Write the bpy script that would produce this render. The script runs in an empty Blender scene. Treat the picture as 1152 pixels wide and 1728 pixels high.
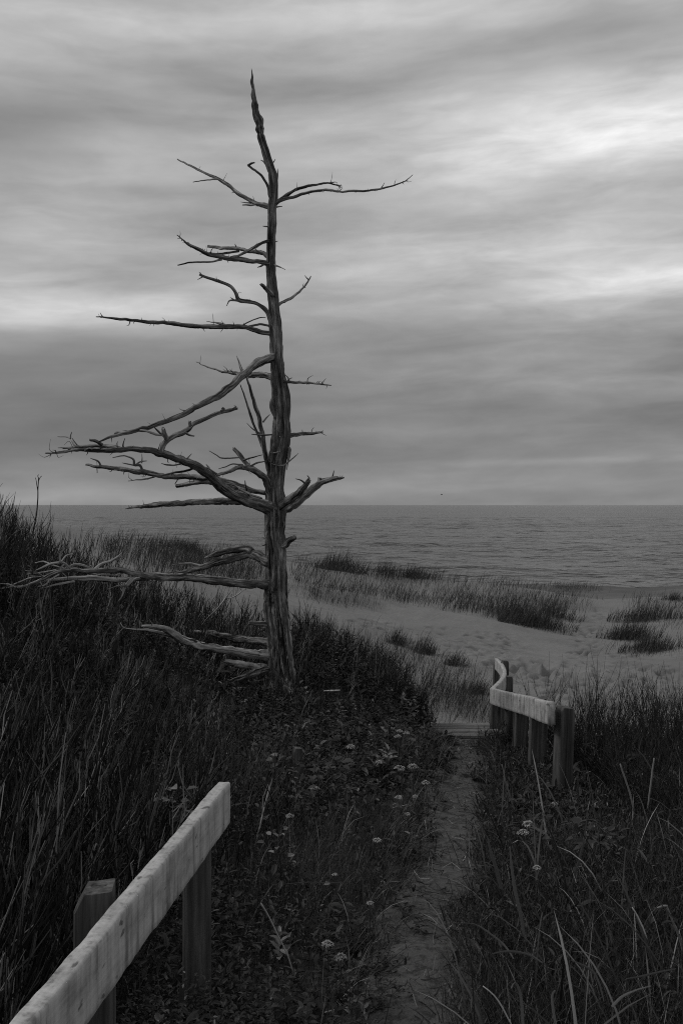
import bpy, math, random
import numpy as np
from mathutils import Vector

R = math.radians
scn = bpy.context.scene
COL = scn.collection
random.seed(7)
rng = np.random.default_rng(11)

# ------------------------------------------------------------------ camera
EYE = 1.65
FPX = 1680.0                       # focal length in photo pixels (photo 1152 x 1728)
HX, HY = 576.0, 852.0              # vanishing point of the viewing direction
cam = bpy.data.cameras.new("camera")
cam.lens = 35.0
cam.sensor_fit = 'VERTICAL'
cam.sensor_height = 36.0
cam.shift_y = -12.0 / 1728.0
cam.clip_start = 0.05
cam.clip_end = 60000.0
camo = bpy.data.objects.new("camera", cam)
camo.location = (0, 0, EYE)
camo.rotation_euler = (R(90), 0, 0)
COL.objects.link(camo)
scn.camera = camo

# ------------------------------------------------------------------ world, sun, exposure
SUN_EL, SUN_AZ = R(46), R(282)     # azimuth clockwise from +Y: fairly high, to the left
world = bpy.data.worlds.new("World")
scn.world = world
world.use_nodes = True


class NG:
    """tiny node-graph helper"""
    def __init__(s, tree):
        s.t = tree
        tree.nodes.clear()

    def n(s, typ, **kw):
        nd = s.t.nodes.new(typ)
        for k, v in kw.items():
            setattr(nd, k, v)
        return nd

    def put(s, sock, v):
        if isinstance(v, bpy.types.NodeSocket):
            s.t.links.new(v, sock)
        elif v is not None:
            sock.default_value = v

    def m(s, op, a, b=None, c=None, clamp=False):
        nd = s.n('ShaderNodeMath', operation=op, use_clamp=clamp)
        s.put(nd.inputs[0], a)
        s.put(nd.inputs[1], b)
        s.put(nd.inputs[2], c)
        return nd.outputs[0]

    def xyz(s, x, y, z):
        nd = s.n('ShaderNodeCombineXYZ')
        for k, v in enumerate((x, y, z)):
            s.put(nd.inputs[k], v)
        return nd.outputs[0]

    def sep(s, v):
        nd = s.n('ShaderNodeSeparateXYZ')
        s.put(nd.inputs[0], v)
        return nd.outputs

    def vscale(s, v, sc):
        nd = s.n('ShaderNodeVectorMath', operation='MULTIPLY')
        s.put(nd.inputs[0], v)
        nd.inputs[1].default_value = sc
        return nd.outputs[0]

    def noise(s, vec, scale=1.0, detail=4.0, rough=0.55, dist=0.0):
        nd = s.n('ShaderNodeTexNoise')
        s.put(nd.inputs['Vector'], vec)
        nd.inputs['Scale'].default_value = scale
        nd.inputs['Detail'].default_value = detail
        nd.inputs['Roughness'].default_value = rough
        nd.inputs['Distortion'].default_value = dist
        return nd.outputs['Fac']

    def ramp(s, fac, stops, interp='LINEAR'):
        nd = s.n('ShaderNodeValToRGB')
        cr = nd.color_ramp
        cr.interpolation = interp
        while len(cr.elements) < len(stops):
            cr.elements.new(0.5)
        for e, (p, v) in zip(cr.elements, stops):
            e.position = p
            e.color = (v, v, v, 1)
        s.put(nd.inputs[0], fac)
        return nd.outputs[0]

    def mix(s, f, a, b, blend='MIX'):
        nd = s.n('ShaderNodeMix', data_type='RGBA', blend_type=blend)
        s.put(nd.inputs[0], f)
        for k, v in ((6, a), (7, b)):
            if isinstance(v, (int, float)):
                v = (v, v, v, 1)
            s.put(nd.inputs[k], v)
        return nd.outputs[2]

    def range(s, v, a, b, c=0.0, d=1.0, smooth=False):
        nd = s.n('ShaderNodeMapRange')
        if smooth:
            nd.interpolation_type = 'SMOOTHSTEP'
        s.put(nd.inputs[0], v)
        for k, q in zip((1, 2, 3, 4), (a, b, c, d)):
            nd.inputs[k].default_value = q
        return nd.outputs[0]


def srgb(v):
    v /= 255.0
    return v / 12.92 if v <= 0.04045 else ((v + 0.055) / 1.055) ** 2.4


def build_world():
    g = NG(world.node_tree)
    out = g.n('ShaderNodeOutputWorld')
    bg = g.n('ShaderNodeBackground')
    bg.inputs['Strength'].default_value = 0.1
    g.t.links.new(bg.outputs[0], out.inputs[0])
    sky = g.n('ShaderNodeTexSky')
    sky.sky_type = 'NISHITA'
    sky.sun_disc = False
    sky.sun_elevation = SUN_EL
    sky.sun_rotation = SUN_AZ
    bw = g.n('ShaderNodeRGBToBW')
    g.t.links.new(sky.outputs[0], bw.inputs[0])
    tc = g.n('ShaderNodeTexCoord')
    x, y, z = g.sep(tc.outputs['Generated'])
    el = g.m('MULTIPLY', g.m('ARCSINE', g.m('MAXIMUM', z, 0.0)), 57.2958)     # degrees above the horizon
    az = g.m('MULTIPLY', g.m('ARCTAN2', x, y), 57.2958)                       # degrees right of +Y
    # warp: strata wander up and down
    wv = g.xyz(g.m('MULTIPLY', az, 0.028), g.m('MULTIPLY', el, 0.07), 3.1)
    warp = g.m('SUBTRACT', g.noise(wv, 1.0, 4, 0.55), 0.5)
    elw = g.m('ADD', g.m('ADD', el, g.m('MULTIPLY', warp, 3.0)), g.m('MULTIPLY', az, -0.035))
    # mean brightness against elevation
    prof = g.ramp(g.m('DIVIDE', elw, 60.0),
                  [(0.0, srgb(128)), (0.012, srgb(140)), (0.03, srgb(122)), (0.065, srgb(108)), (0.11, srgb(116)),
                   (0.16, srgb(133)), (0.185, srgb(152)), (0.235, srgb(155)), (0.28, srgb(150)), (0.33, srgb(162)),
                   (0.385, srgb(162)), (0.44, srgb(180)), (0.60, srgb(168)), (1.0, srgb(155))])
    # broad strata and finer streaks
    s1 = g.noise(g.xyz(g.m('MULTIPLY', az, 0.045), g.m('MULTIPLY', elw, 0.36), 0.0), 1.0, 3, 0.5, 0.1)
    s2 = g.noise(g.xyz(g.m('MULTIPLY', az, 0.19), g.m('MULTIPLY', elw, 0.85), 7.7), 1.0, 7, 0.58, 0.3)
    s3 = g.noise(g.xyz(g.m('MULTIPLY', az, 0.06), g.m('MULTIPLY', elw, 0.16), 17.0), 1.0, 5, 0.6, 0.15)
    v = g.m('MULTIPLY', prof, g.range(s1, 0.28, 0.72, 0.78, 1.25))
    v = g.m('MULTIPLY', v, g.range(s2, 0.25, 0.75, 0.89, 1.13))
    v = g.m('MULTIPLY', v, g.range(s3, 0.3, 0.7, 0.86, 1.15))

    def patch(azc, elc, wa, we, amp, tilt=0.0):
        da = g.m('DIVIDE', g.m('SUBTRACT', az, azc), wa)
        de = g.m('DIVIDE', g.m('SUBTRACT', g.m('ADD', g.m('ADD', el, g.m('MULTIPLY', warp, 2.4)), g.m('MULTIPLY', az, tilt)), elc), we)
        q = g.m('ADD', g.m('MULTIPLY', da, da), g.m('MULTIPLY', de, de))
        e = g.m('POWER', 2.718, g.m('MULTIPLY', q, -1.0))
        e = g.m('MULTIPLY', e, g.range(s2, 0.3, 0.7, 0.82, 1.14))
        return g.m('MULTIPLY', e, amp)
    for p in PATCHES:
        v = g.m('MULTIPLY', v, g.m('ADD', 1.0, patch(*p)))
    v = g.m('MAXIMUM', v, 0.02)
    cloud = g.m('MULTIPLY', v, 10.0)
    col = g.mix(0.94, bw.outputs[0], cloud)
    g.t.links.new(col, bg.inputs['Color'])


# thin and thick places in the cloud deck: azimuth, elevation (deg), half widths, gain, tilt
PATCHES = [
    (19.0, 18.9, 17.0, 2.3, 0.88, -0.07),
    (19.0, 18.6, 8.0, 1.5, 0.20, -0.05),
    (-18.0, 11.1, 5.5, 1.5, 0.78, 0.0),
    (-9.0, 12.2, 5.0, 1.0, 0.45, -0.10),
    (18.0, 11.2, 8.0, 1.7, 0.34, -0.05),
    (9.0, 14.6, 5.0, 0.9, 0.30, 0.0),
    (-16.0, 15.5, 7.0, 1.6, 0.35, 0.0),
    (-19.0, 20.0, 8.0, 2.0, -0.28, 0.0),
    (-3.0, 17.6, 9.0, 1.5, -0.22, 0.0),
    (-14.0, 7.0, 10.0, 2.6, -0.14, 0.0),
    (13.0, 24.0, 9.0, 1.6, -0.20, 0.0),
    (7.0, 9.0, 8.0, 1.0, -0.16, 0.0),
    (12.0, 7.3, 9.0, 0.45, 0.30, 0.03),
    (9.0, 4.3, 7.0, 0.4, 0.25, 0.0),
    (14.0, 2.4, 8.0, 0.22, 0.22, 0.0),
    (14.0, 8.6, 14.0, 5.5, 0.32, 0.0),
    (4.0, 13.6, 8.0, 2.0, 0.26, 0.0),
    (8.0, 17.0, 16.0, 2.5, 0.14, 0.0),
    (17.0, 12.2, 8.0, 2.2, 0.25, -0.03),
    (10.0, 6.2, 8.0, 0.5, 0.16, 0.0),
    (11.0, 8.7, 12.0, 2.2, 0.16, -0.02),
    (4.0, 3.0, 14.0, 1.2, -0.06, 0.0),
]
build_world()

sun = bpy.data.lights.new("sun", 'SUN')
sun.energy = 1.0
sun.angle = R(14)
sun.color = (1.0, 0.985, 0.965)
suno = bpy.data.objects.new("sun", sun)
sd = Vector((math.sin(SUN_AZ) * math.cos(SUN_EL), math.cos(SUN_AZ) * math.cos(SUN_EL), math.sin(SUN_EL)))
suno.rotation_euler = sd.to_track_quat('Z', 'Y').to_euler()
suno.location = (0, 0, 30)
COL.objects.link(suno)

scn.view_settings.view_transform = 'Standard'
scn.view_settings.look = 'None'
scn.view_settings.exposure = 0.12
scn.view_settings.gamma = 1.0
scn.view_settings.use_curve_mapping = False
scn.cycles.max_bounces = 6
scn.cycles.diffuse_bounces = 3
scn.cycles.use_denoising = False
scn.cycles.pixel_filter_type = 'BLACKMAN_HARRIS'
scn.cycles.filter_width = 1.05

# ------------------------------------------------------------------ helpers


def at(px, py, d):
    """point seen at photo pixel (px, py), d metres ahead"""
    return np.array([(px - HX) / FPX * d, d, EYE - (py - HY) / FPX * d])


def _hash(ix, iy, iz):
    h = (ix * 374761393 + iy * 668265263 + iz * 2147483647 + 1013904223) & 0xFFFFFFFF
    h = ((h ^ (h >> 13)) * 1274126177) & 0xFFFFFFFF
    h = h ^ (h >> 16)
    return (h & 0xFFFF) / 65535.0


def vnoise(p):
    p = np.asarray(p, dtype=np.float64)
    i = np.floor(p).astype(np.int64)
    f = p - i
    f = f * f * (3 - 2 * f)
    r = np.zeros(len(p))
    for dx in (0, 1):
        wx = f[:, 0] if dx else 1 - f[:, 0]
        for dy in (0, 1):
            wy = f[:, 1] if dy else 1 - f[:, 1]
            for dz in (0, 1):
                wz = f[:, 2] if dz else 1 - f[:, 2]
                r += wx * wy * wz * _hash(i[:, 0] + dx, i[:, 1] + dy, i[:, 2] + dz)
    return r


def fbm(p, octv=4, gain=0.5):
    a, s, r, f = 1.0, 0.0, 0.0, 1.0
    p = np.asarray(p, dtype=np.float64)
    for k in range(octv):
        r = r + a * vnoise(p * f + 17.3 * k)
        s += a
        a *= gain
        f *= 2.03
    return r / s


def add_mesh(name, V, F, mat, parent=None, attrs=None, smooth=True, origin=None):
    """V (n,3); F: (m,k) array or list of faces; origin subtracted and used as the object's location"""
    V = np.asarray(V, dtype=np.float64)
    if parent is not None:
        q = parent
        while q is not None:
            V = V - np.array(q.location)
            q = q.parent
    elif origin is not None:
        V = V - np.asarray(origin)
    me = bpy.data.meshes.new(name)
    if isinstance(F, np.ndarray):
        m, k = F.shape
        me.vertices.add(len(V))
        me.vertices.foreach_set("co", V.astype(np.float32).ravel())
        me.loops.add(m * k)
        me.loops.foreach_set("vertex_index", F.astype(np.int32).ravel())
        me.polygons.add(m)
        me.polygons.foreach_set("loop_start", np.arange(0, m * k, k, dtype=np.int32))
        me.update(calc_edges=True)
    else:
        me.from_pydata(V.tolist(), [], F)
        me.update()
    for an, av in (attrs or {}).items():
        av = np.asarray(av, dtype=np.float32)
        if av.ndim == 1:
            a = me.attributes.new(an, 'FLOAT', 'POINT')
            a.data.foreach_set("value", av)
        else:
            a = me.attributes.new(an, 'FLOAT_VECTOR', 'POINT')
            a.data.foreach_set("vector", av.ravel())
    me.materials.append(mat)
    me.polygons.foreach_set("use_smooth", np.full(len(me.polygons), smooth))
    o = bpy.data.objects.new(name, me)
    COL.objects.link(o)
    if parent is not None:
        o.parent = parent
    elif origin is not None:
        o.location = origin
    return o


def tag(o, label=None, cat=None, group=None, kind=None):
    if label:
        o['label'] = label
    if cat:
        o['category'] = cat
    if group:
        o['group'] = group
    if kind:
        o['kind'] = kind
    return o


def thing(name, label, cat, loc, group=None):
    o = bpy.data.objects.new(name, None)
    o.empty_display_size = 0.1
    o.location = loc
    COL.objects.link(o)
    return tag(o, label, cat, group)


# ------------------------------------------------------------------ materials


def material(name):
    mt = bpy.data.materials.new(name)
    mt.use_nodes = True
    g = NG(mt.node_tree)
    out = g.n('ShaderNodeOutputMaterial')
    b = g.n('ShaderNodeBsdfPrincipled')
    g.t.links.new(b.outputs[0], out.inputs[0])
    b.inputs['Roughness'].default_value = 0.9
    b.inputs['Specular IOR Level'].default_value = 0.25
    return mt, g, b


def bump(g, b, h, strength=0.5, dist=0.01):
    nd = g.n('ShaderNodeBump')
    nd.inputs['Strength'].default_value = strength
    nd.inputs['Distance'].default_value = dist
    g.put(nd.inputs['Height'], h)
    g.t.links.new(nd.outputs[0], b.inputs['Normal'])


def attr(g, name):
    nd = g.n('ShaderNodeAttribute', attribute_name=name)
    return nd


def wood_material(name, dark, mid, pale, stretch=(1, 1, 0.05), scale=60.0, stain=0.5, b_dist=0.004):
    """weathered wood; the 'grain' attribute gives coordinates whose z runs along the fibres (metres)"""
    mt, g, b = material(name)
    gr = attr(g, 'grain').outputs['Vector']
    fib = g.noise(g.vscale(gr, stretch), scale, 6, 0.65)
    big = g.noise(g.vscale(gr, (1, 1, 0.22)), scale * 0.16, 5, 0.6)
    crack = g.noise(g.vscale(gr, (1, 1, stretch[2] * 0.5)), scale * 0.7, 3, 0.5, 0.3)
    crk = g.range(crack, 0.33, 0.43, 0.0, 1.0)
    c = g.ramp(fib, [(0.32, dark), (0.5, mid), (0.68, pale)])
    c = g.mix(stain, c, g.mix(1.0, c, g.ramp(big, [(0.3, 0.35), (0.5, 0.9), (0.7, 1.25)]), 'MULTIPLY'))
    c = g.mix(crk, dark * 0.35, c)
    g.t.links.new(c, b.inputs['Base Color'])
    h = g.m('ADD', g.m('MULTIPLY', fib, 0.6), g.m('MULTIPLY', crk, 0.5))
    bump(g, b, h, 0.7, b_dist)
    return mt


def board_material(name, pale, streak=0.6):
    """weathered softwood board; grain = (across, up, along). Rain stains run down the face"""
    mt, g, b = material(name)
    gr = attr(g, 'grain').outputs['Vector']
    fib = g.noise(g.vscale(gr, (1, 1, .03)), 150, 5, 0.6)
    big = g.noise(g.vscale(gr, (1, 1, .5)), 14, 5, 0.6)
    run = g.noise(g.vscale(gr, (1, .10, 1)), 30, 5, 0.65, 0.2)
    spot = g.noise(g.vscale(gr, (1, 1, .45)), 34, 3, 0.5)
    knot = g.range(spot, 0.66, 0.72, 0.0, 1.0)
    c = g.ramp(fib, [(0.3, pale * .86), (0.5, pale * .97), (0.7, pale * 1.06)])
    c = g.mix(1.0, c, g.ramp(big, [(0.3, 0.55), (0.5, 0.95), (0.7, 1.1)]), 'MULTIPLY')
    c = g.mix(streak, c, g.mix(1.0, c, g.ramp(run, [(0.34, 0.38), (0.47, 0.85), (0.66, 1.12)]), 'MULTIPLY'))
    c = g.mix(g.m('MULTIPLY', knot, 0.75), c, pale * .14)
    g.t.links.new(c, b.inputs['Base Color'])
    bump(g, b, g.m('ADD', fib, g.m('MULTIPLY', knot, -0.8)), 0.6, 0.0012)
    return mt


M = {}
M['trunk'] = wood_material('weathered_trunk_wood', 0.02, 0.13, 0.42, stretch=(1, 1, .10), scale=34, stain=.9, b_dist=0.016)
M['branch'] = wood_material('weathered_branch_wood', 0.02, 0.14, 0.46, stretch=(1, 1, .10), scale=55, stain=.9, b_dist=0.010)
M['bleached'] = wood_material('bleached_branch_wood', 0.07, 0.34, 0.66, stretch=(1, 1, .10), scale=60, stain=.8, b_dist=0.008)
M['twig'] = wood_material('dead_twig_wood', 0.07, 0.15, 0.25, scale=160)
M['board'] = board_material('grey_rail_board', 0.48, 0.9)
M['board2'] = board_material('streaked_rail_board', 0.44, 1.0)
M['post'] = wood_material('dark_post_wood', 0.035, 0.075, 0.15, scale=50, stain=0.6, b_dist=0.003)
M['plank'] = wood_material('boardwalk_plank_wood', 0.05, 0.14, 0.26, scale=45, stain=0.9)


def tone_material(name, stops, rough=0.75, transl=0.0, spec=0.3):
    mt, g, b = material(name)
    t = attr(g, 'tone').outputs['Fac']
    c = g.ramp(t, stops)
    g.t.links.new(c, b.inputs['Base Color'])
    b.inputs['Roughness'].default_value = rough
    b.inputs['Specular IOR Level'].default_value = spec
    if transl > 0:
        tr = g.n('ShaderNodeBsdfTranslucent')
        g.t.links.new(c, tr.inputs['Color'])
        mx = g.n('ShaderNodeMixShader')
        mx.inputs[0].default_value = transl
        g.t.links.new(b.outputs[0], mx.inputs[1])
        g.t.links.new(tr.outputs[0], mx.inputs[2])
        out = [n for n in g.t.nodes if n.type == 'OUTPUT_MATERIAL'][0]
        g.t.links.new(mx.outputs[0], out.inputs[0])
    return mt


M['grass'] = tone_material('meadow_grass', [(0.0, 0.018), (0.6, 0.05), (0.9, 0.11), (0.96, 0.2), (1.0, 0.4)], 0.55, 0.2, 0.35)
M['dunegrass'] = tone_material('dune_grass_blades', [(0.0, 0.03), (0.7, 0.05), (0.92, 0.08), (1.0, 0.14)], 0.65, 0.15, 0.3)
M['leaf'] = tone_material('ground_cover_leaves', [(0.0, 0.018), (0.7, 0.05), (0.94, 0.10), (1.0, 0.22)], 0.6, 0.2, 0.3)
M['stem'] = tone_material('bare_shrub_stems', [(0.0, 0.010), (0.72, 0.022), (0.88, 0.10), (0.95, 0.20), (1.0, 0.38)], 0.7, 0.0, 0.3)
M['straw'] = tone_material('dry_straw', [(0.0, 0.10), (0.6, 0.22), (1.0, 0.5)], 0.8, 0.0, 0.2)
M['petal'] = tone_material('white_petals', [(0.0, 0.22), (1.0, 0.6)], 0.8, 0.2, 0.1)
M['bird'] = tone_material('dark_plumage', [(0.0, 0.03), (1.0, 0.06)], 0.8)

# ------------------------------------------------------------------ terrain
_ctl = []


def P(x, y, z):
    _ctl.append((x, y, z))


def Q(px, py, d):
    _ctl.append(tuple(at(px, py, d)))


for c in [
    # path
    (0, -2.5, .02), (.1, 1, .02), (.21, 3.1, .03), (.42, 4.45, -.01), (.71, 6, -.09), (1.0, 8.3, -.36), (1.09, 9, -.49),
    (1.15, 9.7, -.72), (1.2, 10.6, -.95), (1.3, 12, -1.08),
    # left bank
    (-.5, 1, 0), (-.5, 2.2, 0), (-.45, 3.2, 0), (-.5, 5, .03), (-.9, 4, .10), (-1.5, 3, .15), (-1.8, 5, .36), (-2.7, 8, 1.0),
    (-3.6, 8, 1.3), (-3.2, 6, .98), (-1.5, 8, .36), (-.49, 8.5, .0), (-.35, 7.6, -.10), (.3, 7, -.10), (.2, 8.5, -.16),
    (.4, 10.2, -.15), (.74, 9.7, -.34), (.96, 9.2, -.50), (-.1, 10.7, -.02), (-.5, 10.9, .08), (-1.97, 11.8, .18),
    (-2.83, 10, .56), (-2.69, 12, .46), (-2.2, 12.4, .36), (-3.6, 12, .85), (-6, 12, 1.7), (-6, 7, 1.7), (-5, 2, .8), (-3, 0, .2),
    (-3, -2.5, .2), (-9, 18, 1.7), (-12, 30, 1.6),
    # drop behind the bank
    (-2.4, 14.5, .05), (-1, 13.5, -.50), (0, 13, -.82), (.8, 12, -1.0),
    # right bank
    (1.3, 6, -.13), (1.2, 3, .05), (2.2, 2, .1), (1.0, 1, .05), (2.4, 6.6, -.12), (3.6, 6.8, -.16), (1.9, 7.6, -.28), (1.45, 8.7, -.45),
    (2.6, 8.4, -.7), (4.2, 8.2, -.7), (3.5, 4, 0), (3, 0, .1), (3, -2.5, .1), (6, 7, -.4), (6, 10, -1.0), (2.4, 10, -1.0),
    # back of the dune, foreshore and sea floor
    (-20, 60, -2.6), (-5, 58, -3.0), (3, 57, -3.3), (12, 62, -3.35), (24, 60, -3.2), (38, 60, -3.2), (-25, 85, -5.2), (0, 85, -5.2), (25, 85, -5.0),
    (40, 85, -5.0), (-30, 115, -6), (0, 115, -6), (40, 115, -6), (-30, 40, 1.0), (18, 25, -1.3), (20, 40, -1.2), (9, 13, -.9),
]:
    P(*c)
for c in [(530, 1030, 25), (530, 1010, 31), (600, 1040, 22), (700, 1090, 20), (780, 1190, 14), (850, 1090, 25), (1000, 1170, 15),
          (1100, 1200, 13), (1000, 1110, 21), (1000, 1055, 31), (1003, 1000, 57), (1003, 1022, 44), (560, 961, 43), (735, 977, 42),
          (860, 990, 42), (940, 998, 41), (480, 947, 40), (700, 1024, 33), (800, 1040, 31), (905, 1064, 28), (620, 1003, 34),
          (340, 935, 35), (250, 925, 32), (410, 942, 37), (410, 985, 28), (430, 1008, 22), (1075, 1086, 26), (1090, 1030, 35),
          (1140, 1012, 38), (1152, 1070, 28), (1152, 1006, 43), (1250, 1010, 40), (650, 990, 38), (800, 1010, 36)]:
    Q(*c)
CT = np.array(_ctl)


def _warp(x, y):
    return np.stack([1.6 * x / (y + 5.0), np.log(y + 5.0)], -1)


def _tps(r2):
    return np.where(r2 > 1e-12, 0.5 * r2 * np.log(np.maximum(r2, 1e-12)), 0.0)


_cp = _warp(CT[:, 0], CT[:, 1])
_n = len(CT)
_K = _tps(((_cp[:, None] - _cp[None]) ** 2).sum(-1)) + np.eye(_n) * 2e-4
_Pm = np.concatenate([np.ones((_n, 1)), _cp], 1)
_A = np.zeros((_n + 3, _n + 3))
_A[:_n, :_n] = _K
_A[:_n, _n:] = _Pm
_A[_n:, :_n] = _Pm.T
_w = np.linalg.solve(_A, np.concatenate([CT[:, 2], np.zeros(3)]))
GU = np.linspace(-2.2, 2.2, 221)
GV = np.linspace(math.log(1.8), math.log(130.0), 281)
_gu, _gv = np.meshgrid(GU, GV)
_gp = np.stack([_gu.ravel(), _gv.ravel()], -1)
_gz = np.zeros(len(_gp))
for _s in range(0, len(_gp), 8000):
    q = _gp[_s:_s + 8000]
    _gz[_s:_s + 8000] = _tps(((q[:, None] - _cp[None]) ** 2).sum(-1)) @ _w[:_n] + _w[_n] + q @ _w[_n + 1:]
GZ = np.clip(_gz.reshape(_gu.shape), -6.5, 2.6)


def hgt(x, y):
    x, y = np.asarray(x, float), np.asarray(y, float)
    w = _warp(x, np.maximum(y, -3.15))
    a = np.clip((w[..., 0] - GU[0]) / (GU[1] - GU[0]), 0, len(GU) - 1.001)
    b = np.clip((w[..., 1] - GV[0]) / (GV[1] - GV[0]), 0, len(GV) - 1.001)
    i, j = a.astype(int), b.astype(int)
    fa, fb = a - i, b - j
    z = (GZ[j, i] * (1 - fa) + GZ[j, i + 1] * fa) * (1 - fb) + (GZ[j + 1, i] * (1 - fa) + GZ[j + 1, i + 1] * fa) * fb
    lw = np.interp(x, [-3.5, -1.6, 1.2, 3.2, 4.4, 5.2], [0, 1, 1, 1, .6, 0])
    ld = y - np.interp(x, [-3, -1.4, 1.35, 3.2, 4.2, 6], [30.5, 31, 31, 28.8, 27, 25]) - .5 * np.sin(x * 1.7)
    z = z + .34 * lw / (1 + np.exp(-np.clip(ld / .22, -30, 30))) * np.exp(-np.maximum(ld, 0) / 3.0)
    und = np.clip((y - 11) / 6, 0, 1) * np.clip((75 - y) / 20, 0, 1)
    z = z + und * (0.10 * (np.sin(x * .9 + y * .35 + 1.2) * np.sin(y * .55 - x * .2)) + 0.035 * np.sin(x * 2.3 - y * .9) * np.sin(y * 1.3 + x))
    return z


def cast(px, py, lift=0.0, d0=1.3, d1=95.0, n=520):
    """where the view rays of photo pixels meet the terrain raised by lift; returns points and a hit mask"""
    px, py = np.atleast_1d(np.asarray(px, float)), np.atleast_1d(np.asarray(py, float))
    ds = np.geomspace(d0, d1, n)
    hit = np.full(len(px), np.nan)
    prev = np.full(len(px), d0)
    for d in ds:
        z = EYE - (py - HY) / FPX * d
        g = hgt((px - HX) / FPX * d, np.full(len(px), d)) + lift
        new = np.isnan(hit) & (z <= g)
        hit[new] = 0.5 * (prev[new] + d)
        prev[:] = d
        if not np.isnan(hit).any():
            break
    ok = ~np.isnan(hit)
    d = np.where(ok, hit, 50.0)
    x = (px - HX) / FPX * d
    return np.stack([x, d, hgt(x, d)], -1), ok


PY = np.array([-3, 1, 3.1, 4.45, 6, 8.3, 9, 9.7, 10.6, 12, 14, 18])
PX = np.array([.0, .10, .22, .47, .73, 1.0, 1.08, 1.13, 1.2, 1.3, 1.5, 2.0])


def pathx(y):
    return np.interp(y, PY, PX)


EX = np.array([-8, -3.6, -2.6, -2.2, -1.97, -1.2, -.5, -.1, .4, .74, 1.0, 1.2])
EYL = np.array([13, 13, 12.8, 12.4, 11.8, 11.4, 11.0, 10.8, 10.3, 9.8, 9.2, 8.6])
RX = np.array([1.0, 1.3, 1.9, 2.6, 4.2, 7])
RYL = np.array([8.6, 8.9, 7.7, 7.1, 7.0, 7.2])


def veg_mask(x, y):
    """1 where the banks are overgrown"""
    d = x - pathx(y)
    hw = np.clip((y - 7.9) * .5, 0, .25) + 0.095 + 0.05 * np.sin(y * 3.1) * np.sin(y * 1.7 + 1) + 0.03 * np.sin(y * 7.3 + x * 3) + np.clip((3.4 - y) * .03, 0, .05)
    left = (d < -hw * .8) & (y < np.interp(x, EX, EYL))
    right = (d > hw) & (y < np.interp(x, RX, RYL))
    return left, right


# ground sheet
_s = np.linspace(-1, 1, 430)
_u = .46 * _s + .85 * _s ** 9
_yr = np.concatenate([np.linspace(-3, 2, 26)[:-1], np.geomspace(2, 12, 190)[:-1], np.arange(12, 34, .055), np.geomspace(34.05, 118, 130)])
_U, _Y = np.meshgrid(_u, _yr)
_X = _U * (_Y + 5.0)
GZm = hgt(_X, _Y)
_pp = np.stack([_X.ravel(), _Y.ravel(), np.zeros(_X.size)], -1)
GZm += ((fbm(_pp * 1.1, 3) - .5) * .05 + (fbm(_pp * 6.0 + 5, 3) - .5) * .018).reshape(_X.shape)
# trampled sand: footprints pressed into the surface
FOOT = []


def foot_area(poly, n):
    poly = np.array(poly, float)
    got = 0
    while got < n:
        px = rng.uniform(poly[:, 0].min(), poly[:, 0].max(), 400)
        py = rng.uniform(poly[:, 1].min(), poly[:, 1].max(), 400)
        ins = inside(px, py, poly)
        p, ok = cast(px[ins], py[ins])
        for q in p[ok]:
            if got < n:
                FOOT.append((q[0], q[1]))
                got += 1


def inside(px, py, poly):
    c = np.zeros(len(px), bool)
    j = len(poly) - 1
    for i in range(len(poly)):
        xi, yi = poly[i]
        xj, yj = poly[j]
        c ^= ((yi > py) != (yj > py)) & (px < (xj - xi) * (py - yi) / (yj - yi + 1e-9) + xi)
        j = i
    return c


foot_area([(975, 1110), (960, 1070), (985, 1040), (1010, 1010), (1025, 1040), (1020, 1100)], 130)
foot_area([(960, 1100), (1030, 1095), (1152, 1130), (1152, 1200), (990, 1190), (930, 1170), (900, 1150)], 300)
foot_area([(770, 1065), (860, 1070), (930, 1130), (930, 1165), (880, 1160), (800, 1110)], 190)
foot_area([(560, 1040), (760, 1060), (820, 1100), (720, 1110)], 40)
_du = np.gradient(_u)
for fx, fy in FOOT:
    ang = rng.normal(1.2, .5)
    L, W, dep = rng.uniform(.13, .22), rng.uniform(.07, .11), rng.uniform(.03, .075)
    j0, j1 = np.searchsorted(_yr, [fy - .5, fy + .5])
    us = fx / (fy + 5.0)
    i0, i1 = np.searchsorted(_u, [us - .5 / (fy + 5), us + .5 / (fy + 5)])
    dx, dy = _X[j0:j1, i0:i1] - fx, _Y[j0:j1, i0:i1] - fy
    a = (dx * math.cos(ang) + dy * math.sin(ang)) / L
    b = (-dx * math.sin(ang) + dy * math.cos(ang)) / W
    q = a * a + b * b
    GZm[j0:j1, i0:i1] += -dep * np.exp(-q ** 1.6) + dep * .27 * np.exp(-(np.sqrt(q) - 1.6) ** 2 / .16)
_l, _r = veg_mask(_X, _Y)
_veg = (_l | _r).astype(float)
for _ in range(3):
    _veg[1:-1, 1:-1] = (_veg[1:-1, 1:-1] * 2 + _veg[:-2, 1:-1] + _veg[2:, 1:-1] + _veg[1:-1, :-2] + _veg[1:-1, 2:]) / 6


def grid_faces(nr, nc):
    i = np.arange(nr * nc).reshape(nr, nc)
    return np.stack([i[:-1, :-1].ravel(), i[:-1, 1:].ravel(), i[1:, 1:].ravel(), i[1:, :-1].ravel()], -1)


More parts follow.
